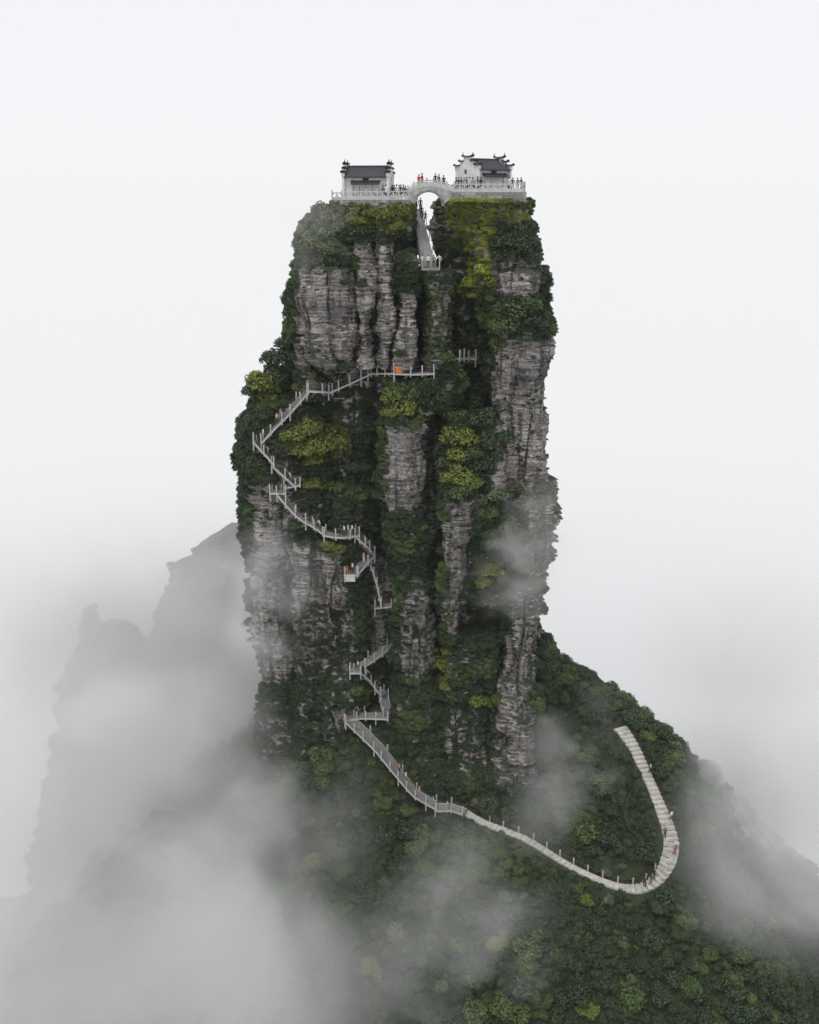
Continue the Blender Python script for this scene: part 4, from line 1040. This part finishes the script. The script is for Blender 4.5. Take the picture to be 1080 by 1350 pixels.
def hair_mesh(fw):
    m = MB(); c = Vector((0, -fw+0.005, 1.63)); rings = 5; n = 10; m.v.append(tuple(c+Vector((0, 0.01, .125))))
    for i in range(1, rings):
        t_ = i/(rings-1)*1.75
        for k in range(n):
            a = 2*math.pi*k/n; q = t_*(0.72 if math.sin(a) < -0.3 else 1.0); m.v.append(tuple(c+Vector((.112*math.sin(q)*math.cos(a), .118*math.sin(q)*math.sin(a), .12*math.cos(q)))))
    for k in range(n): m.f.append((0, 1+k, 1+(k+1) % n))
    for i in range(rings-2):
        for k in range(n): m.f.append((1+i*n+k, 1+i*n+(k+1) % n, 1+(i+1)*n+(k+1) % n, 1+(i+1)*n+k))
    return m.mesh('hair')
HAIR = [hair_mesh(f) for f in POSE_F]
CL = {k: plain('cloth_'+k.replace(' ', '_'), c, 0.8, 0.15, 8) for k, c in {
    'white': (.75, .75, .76), 'red': (.5, .04, .035), 'black': (.02, .02, .023), 'grey': (.2, .2, .21), 'navy': (.025, .035, .09), 'pink': (.68, .26, .30), 'orange': (.75, .2, .03), 'beige': (.48, .4, .3), 'dark': (.04, .04, .045), 'blue': (.1, .2, .4)}.items()}
M_SKIN = plain('skin', (.45, .28, .2), .6, .1, 5); M_HAIR = plain('hair', (.012, .011, .011), .5, .2, 20)
def person(p, rz, top, bottom, pose, label, group=None):
    o = bpy.data.objects.new('person', POSES[pose]); COL.objects.link(o); o.location = Vector(p); o.rotation_euler.z = rz
    s = rnd.uniform(0.96, 1.06); o.scale = (s*1.05, s*1.05, s); tag(o, label, 'person', group)
    for i, mm in enumerate((M_SKIN, CL[top], CL[bottom])): o.material_slots[i].link = 'OBJECT'; o.material_slots[i].material = mm
    h = link(bpy.data.objects.new('hair', HAIR[pose]), o)
    if not HAIR[pose].materials: HAIR[pose].materials.append(M_HAIR)
    return o
def deck_z(u): return at(u, np.interp(u, bp[:, 0], bp[:, 1]), BY0)[2]+0.02
# on the bridge
for u, Y, top, bot, pose, lab in [(552, 3.6, 'red', 'red', 2, 'person in red leaning on the rail of the arch bridge'), (556.5, 4.0, 'red', 'dark', 0, 'person in a red coat and dark trousers standing on the arch bridge'),
                                  (574, 3.7, 'black', 'dark', 0, 'person in black standing on the arch bridge'), (578.5, 4.4, 'grey', 'dark', 1, 'person in grey walking over the arch bridge'), (585, 3.8, 'navy', 'grey', 1, 'person in navy coming down the end of the arch bridge')]:
    person((at(u, 245, Y)[0], Y, deck_z(u)), rnd.uniform(0, 6.28), top, bot, pose, lab, None)
tops = ['black', 'navy', 'white', 'grey', 'dark', 'beige', 'blue']
# crowd on the terraces: (u, Y)
gcrowd = [(517.5, 4.0), (520.5, 5.2), (523, 3.6), (526, 4.6), (528.5, 3.4), (531.5, 4.9), (534.5, 3.9), (537.5, 4.6), (516, 6), (509, 2.6), (505, 2.7)]
for k, (u, Y) in enumerate(gcrowd):
    c = tops[k % 7]; person((at(u, 255, Y)[0], Y, ZL+0.01), rnd.uniform(0, 6.28), c, 'dark' if k % 3 else 'grey', k % 2, 'person in %s in the crowd between the porch temple and the bridge' % c, 'crowd at the near end of the bridge')
for k, (u, Y) in enumerate([(601, 4.6), (604.5, 3.8), (608, 4.3), (611.5, 3.5), (615, 3.8), (619, 3.3), (623, 3.6), (629, 3.2), (634, 3.2)]):
    c = tops[(k*3+1) % 7]; person((at(u, 255, Y)[0], Y, ZR+0.01), rnd.uniform(0, 6.28), c, 'dark' if k % 3 else 'navy', k % 2, 'person in %s by the long balustrade below the windowed gable' % c, 'people by the long balustrade')
for k, (u, Y) in enumerate([(671, 3.2), (675.5, 3.0), (682, 3.4), (687, 3.0)]):
    c = tops[(k*2+2) % 7]; person((at(u, 255, Y)[0], Y, ZR+0.01), rnd.uniform(0, 6.28), c, 'dark', k % 2, 'person in %s at the open end of the long balustrade' % c, 'people at the balustrade end')
# in the cleft
for u, Y, c, b_, pose, lab in [(553.8, 1.5, 'white', 'grey', 1, 'person in white with grey trousers on the cleft landing'), (561.5, 1.3, 'white', 'black', 0, 'person in white shirt and black trousers on the cleft landing'), (569, 1.6, 'grey', 'dark', 2, 'person in grey bending on the cleft landing'), (577, 1.4, 'white', 'dark', 2, 'person in white bending over at the edge of the cleft landing')]:
    person((at(u+3, 352, Y)[0], Y, ld.location.z+0.01), rnd.uniform(-.6, .6), c, b_, pose, lab)
for q, x, c, lab in [(0.80, 0.3, 'black', 'person in black climbing the cleft stair'), (0.70, 0.65, 'dark', 'person in charcoal lower down the cleft stair'), (0.96, -0.2, 'grey', 'person in grey at the top of the cleft stair under the bridge'), (0.93, 0.35, 'navy', 'person in navy near the top of the cleft stair')]:
    p = c0+(c1-c0)*q; person((p[0]+x, p[1], p[2]+0.12), math.pi, c, 'dark', 1, lab)
# on the flights: (flight index, fraction along, sideways, top, bottom, pose, label)
ON = [(0, .04, 0, 'white', 'beige', 0, 'person in white at the foot of the straight flight by the olive mound'), (0, .34, .1, 'beige', 'dark', 1, 'person in beige halfway up the straight flight by the olive mound'), (0, .42, -.1, 'grey', 'dark', 1, 'person in grey halfway up the straight flight by the olive mound'),
      (2, .18, -.2, 'red', 'dark', 1, 'person in red climbing to the walkway under the rock columns'), (2, .26, -.1, 'grey', 'dark', 1, 'person in grey climbing to the walkway under the rock columns'),
      (5, .35, 0, 'white', 'white', 0, 'person all in white on the crowded corner flight'), (5, .55, .3, 'grey', 'dark', 1, 'person in grey on the crowded corner flight'), (5, .72, 0, 'white', 'grey', 1, 'person in white with grey trousers on the crowded corner flight'), (5, .95, -.2, 'red', 'dark', 0, 'person in red at the foot of the crowded corner flight'),
      (6, .45, -.2, 'dark', 'dark', 1, 'person in dark clothes on the flight above the curved landing'), (6, .62, -.1, 'grey', 'dark', 1, 'person in grey on the flight above the curved landing'), (6, .85, 0, 'white', 'grey', 2, 'person in white bending down just above the curved landing'),
      (9, .92, 0, 'white', 'grey', 2, 'person in white crouching low on the long sagging flight'), (10, .62, 0, 'white', 'dark', 0, 'person in white shirt and dark trousers waiting on the level walkway'), (10, .74, -.2, 'white', 'beige', 0, 'person in white with beige trousers waiting on the level walkway'), (10, .86, .1, 'white', 'grey', 1, 'person in white with grey trousers waiting on the level walkway'), (10, .97, -.1, 'pink', 'dark', 0, 'person in pink waiting on the level walkway'), (10, .52, -.2, 'dark', 'dark', 1, 'person in dark clothes waiting on the level walkway'),
      (11, .55, -.1, 'grey', 'dark', 1, 'person in grey on the short flight below the waiting people'), (11, .75, .1, 'beige', 'dark', 1, 'person in beige on the short flight below the waiting people'), (11, .92, 0, 'dark', 'dark', 1, 'person in dark clothes at the sharp turn of the stair'),
      (12, .45, -.1, 'pink', 'white', 0, 'person in pink on the flight to the orange post platform'), (13, .7, 0, 'white', 'dark', 0, 'person in white standing on the orange post platform'),
      (14, .15, 0, 'beige', 'dark', 1, 'person in beige at the top of the steep cleft stair'), (14, .45, .1, 'grey', 'dark', 1, 'person in grey inside the black cleft'), (14, .66, 0, 'dark', 'dark', 1, 'person in dark clothes inside the black cleft'), (15, .2, 0, 'white', 'dark', 2, 'person in white bending on the platform across the black cleft'),
      (17, .75, -.2, 'white', 'grey', 0, 'person in white upright on the tiny corner landing'), (18, .35, 0, 'white', 'dark', 2, 'person in white bending on the flight below the corner landing'), (19, .2, 0, 'blue', 'dark', 0, 'person in blue on the steep little flight above the rubble landing'), (20, .35, 0, 'grey', 'dark', 2, 'person in grey bending on the rough stone landing'),
      (21, .60, -.6, 'orange', 'dark', 0, 'person in orange beside the longest stone stair'), (21, .68, -.4, 'white', 'grey', 1, 'person in white just below the one in orange'), (21, .84, 0, 'beige', 'beige', 1, 'person in beige near the bottom of the longest stone stair')]
for i, q, sd_, c, b_, pose, lab in ON:
    W = ROUTES[i]; k = q*(len(W)-1); a = W[int(k)]; b2 = W[min(len(W)-1, int(k)+1)]; p = a+(b2-a)*(k-int(k)); d = W[-1]-W[0]
    person((p[0], p[1]-sd_*0.6, p[2]+0.01), math.atan2(d[1], d[0])+math.pi/2*(1 if rnd.random() < .5 else -1)+rnd.uniform(-.3, .3), c, b_, pose, lab)
for u, v, x, c, b_, pose, lab in [(875.5, 1082, .7, 'white', 'dark', 1, 'person in white on the upper part of the forest path'), (883, 1122, .8, 'white', 'grey', 1, 'person in white with grey trousers at the bend of the forest path'), (880, 1130, .6, 'red', 'dark', 1, 'person in red at the bend of the forest path'), (864, 1160, -.4, 'black', 'dark', 0, 'person in black near the lowest point of the forest path'), (848, 1172, 0, 'dark', 'black', 0, 'person in charcoal where the forest path narrows'), (853, 1168, .5, 'black', 'grey', 1, 'person in black with grey trousers where the forest path narrows'), (872, 1108, -.9, 'dark', 'dark', 0, 'person in dark clothes at the inner edge of the forest path'), (851, 1020, .6, 'beige', 'dark', 1, 'person in beige high on the forest path')]:
    k = np.argmin(np.hypot(pp[:, 0]-u, pp[:, 1]-v)); p = PATH[k]; person((p[0]+x, p[1], PATH[0][2]+np.interp(seg[k], (np.arange(n)+.5)*L/n, zt)+0.01), rnd.uniform(0, 6.28), c, b_, pose, lab)

# ------------------------------------------------------------------ drifting mist and haze
def mist_mat(name, dens, scale, thr, soft, seed, edge=0.9, stretch=(1, 1, 1)):
    m = bpy.data.materials.new(name); m.use_nodes = True; t = m.node_tree; t.nodes.clear()
    out = N(t, 'ShaderNodeOutputMaterial'); pv = N(t, 'ShaderNodeVolumePrincipled'); t.links.new(pv.outputs[0], out.inputs['Volume'])
    pv.inputs['Color'].default_value = (0.985, 0.988, 0.992, 1); pv.inputs['Anisotropy'].default_value = 0.0
    tc = N(t, 'ShaderNodeTexCoord'); ln = N(t, 'ShaderNodeVectorMath', operation='LENGTH'); t.links.new(tc.outputs['Object'], ln.inputs[0])
    geo = N(t, 'ShaderNodeNewGeometry'); mp = N(t, 'ShaderNodeMapping'); mp.inputs['Location'].default_value = (seed*13.1, seed*7.7, seed*3.3); mp.inputs['Scale'].default_value = stretch
    t.links.new(geo.outputs['Position'], mp.inputs[0])
    n = noise(t, mp.outputs[0], scale, 4, 0.55, 0.6)
    # thins out towards the rim of the bank, broken into wisps by the noise
    x = mathn(t, 'ADD', n, mathn(t, 'MULTIPLY', mathn(t, 'SUBTRACT', 0.45, ln.outputs['Value']), edge))
    nn = N(t, 'ShaderNodeMapRange', interpolation_type='SMOOTHSTEP'); t.links.new(x, nn.inputs[0]); nn.inputs[1].default_value = thr; nn.inputs[2].default_value = thr+soft
    rim = N(t, 'ShaderNodeMapRange', interpolation_type='SMOOTHSTEP'); t.links.new(ln.outputs['Value'], rim.inputs[0]); rim.inputs[1].default_value = 0.98; rim.inputs[2].default_value = 0.6
    t.links.new(mathn(t, 'MULTIPLY', mathn(t, 'MULTIPLY', rim.outputs[0], nn.outputs[0]), dens), pv.inputs['Density'])
    return m
def ball(seg=24, ring=12):
    m = MB(); m.v.append((0, 0, 1))
    for i in range(1, ring):
        p = math.pi*i/ring
        for k in range(seg): a = 2*math.pi*k/seg; m.v.append((math.sin(p)*math.cos(a), math.sin(p)*math.sin(a), math.cos(p)))
    m.v.append((0, 0, -1)); e = len(m.v)-1
    for k in range(seg):
        j = (k+1) % seg; m.f.append((0, 1+k, 1+j)); m.f.append((e, 1+(ring-2)*seg+j, 1+(ring-2)*seg+k))
        for i in range(ring-2): m.f.append((1+i*seg+k, 1+(i+1)*seg+k, 1+(i+1)*seg+j, 1+i*seg+j))
    return m.mesh('mist_bank')
def mist(label, c, r, dens, scale, thr=0.35, soft=0.3, seed=1, edge=0.9):
    me = ball(); me.materials.append(mist_mat('mist', dens, scale, thr, soft, seed, edge))
    o = bpy.data.objects.new('mist_bank', me); COL.objects.link(o); o.location = Vector(c); o.scale = r
    tag(o, label, 'mist', kind='stuff'); return o
def hom(name, dens):
    m = bpy.data.materials.new(name); m.use_nodes = True; t = m.node_tree; t.nodes.clear()
    out = N(t, 'ShaderNodeOutputMaterial'); pv = N(t, 'ShaderNodeVolumePrincipled'); t.links.new(pv.outputs[0], out.inputs['Volume'])
    pv.inputs['Color'].default_value = (0.985, 0.988, 0.992, 1); pv.inputs['Density'].default_value = dens
    return m
if MIST:
    def mk(label, u, v, Y, r, dens, scale, thr, soft, seed, edge=0.5, rot=(0, 0, 0)):
        o = mist(label, at(u, v, Y), r, dens, scale, thr, soft, seed, edge); o.rotation_euler = [R(k) for k in rot]
    S = 0.5
    mk('thick bank of mist filling the valley beside the pillar', 90, 1240, -25, (50, 55, 50), 0.085, 0.03, 0.28, S, 1, 0.45)
    mk('veil of mist over the lower forest slope', 330, 1270, -45, (26, 22, 26), 0.05, 0.05, 0.32, S, 2, 0.4)
    mk('mist drifting between the pillar and the faint peaks', 180, 940, 34, (55, 26, 42), 0.065, 0.03, 0.25, S, 3, 0.4)
    mk('pale mist in front of the faint spire and shoulder', 200, 810, 42, (50, 17, 32), 0.06, 0.04, 0.20, S, 13, 0.3)
    mk('broad bank of mist behind the ridge with the stone path', 1060, 960, 45, (60, 40, 48), 0.05, 0.03, 0.28, S, 4, 0.4)
    mk('mist rolling over the far flank of the ridge', 1100, 1090, -26, (24, 20, 32), 0.085, 0.05, 0.28, S, 5, 0.45)
    mk('soft mist swallowing the flank of the hill beside the pillar', 235, 1010, -4, (25, 20, 22), 0.11, 0.05, 0.27, S, 15, 0.4)
    mk('wisp of mist over the pale shrubs of the layered wall', 700, 700, -5, (10, 6, 14), 0.18, 0.12, 0.36, S, 6, 0.4)
    mk('wisp of mist over the yellow bushes', 665, 765, -5, (12, 5, 8), 0.10, 0.14, 0.38, S, 7, 0.4, (0, 25, 0))
    mk('wisp of mist rising from the forest inside the path loop', 735, 1030, -14, (10, 7, 20), 0.13, 0.10, 0.36, S, 8, 0.4, (0, 22, 0))
    mk('thin column of mist over the bottom forest', 610, 1230, -44, (14, 8, 24), 0.05, 0.09, 0.37, S, 9, 0.4, (0, 14, 0))
    mk('mist clinging to the wall below the long sagging flight', 345, 780, -4, (11, 6, 22), 0.13, 0.08, 0.34, S, 10, 0.4)
    mk('faint mist on the grey green summit bushes', 410, 315, -4, (8, 5, 9), 0.10, 0.15, 0.40, S, 11, 0.4)
    mk('mist creeping over the forest under the longest stair', 350, 1090, -18, (22, 12, 20), 0.06, 0.08, 0.34, S, 12, 0.4)
    mk('thin mist sliding over the ridge beside the stone path', 1000, 1030, -2, (20, 13, 18), 0.32, 0.07, 0.30, S, 14, 0.4)
if FOG:
    hz = MB().box((0, 0, -380), (2000, 2000, 985)).build('haze', hom('haze_air', 0.00007)); tag(hz, 'thin even haze in the air', 'haze', kind='stuff')
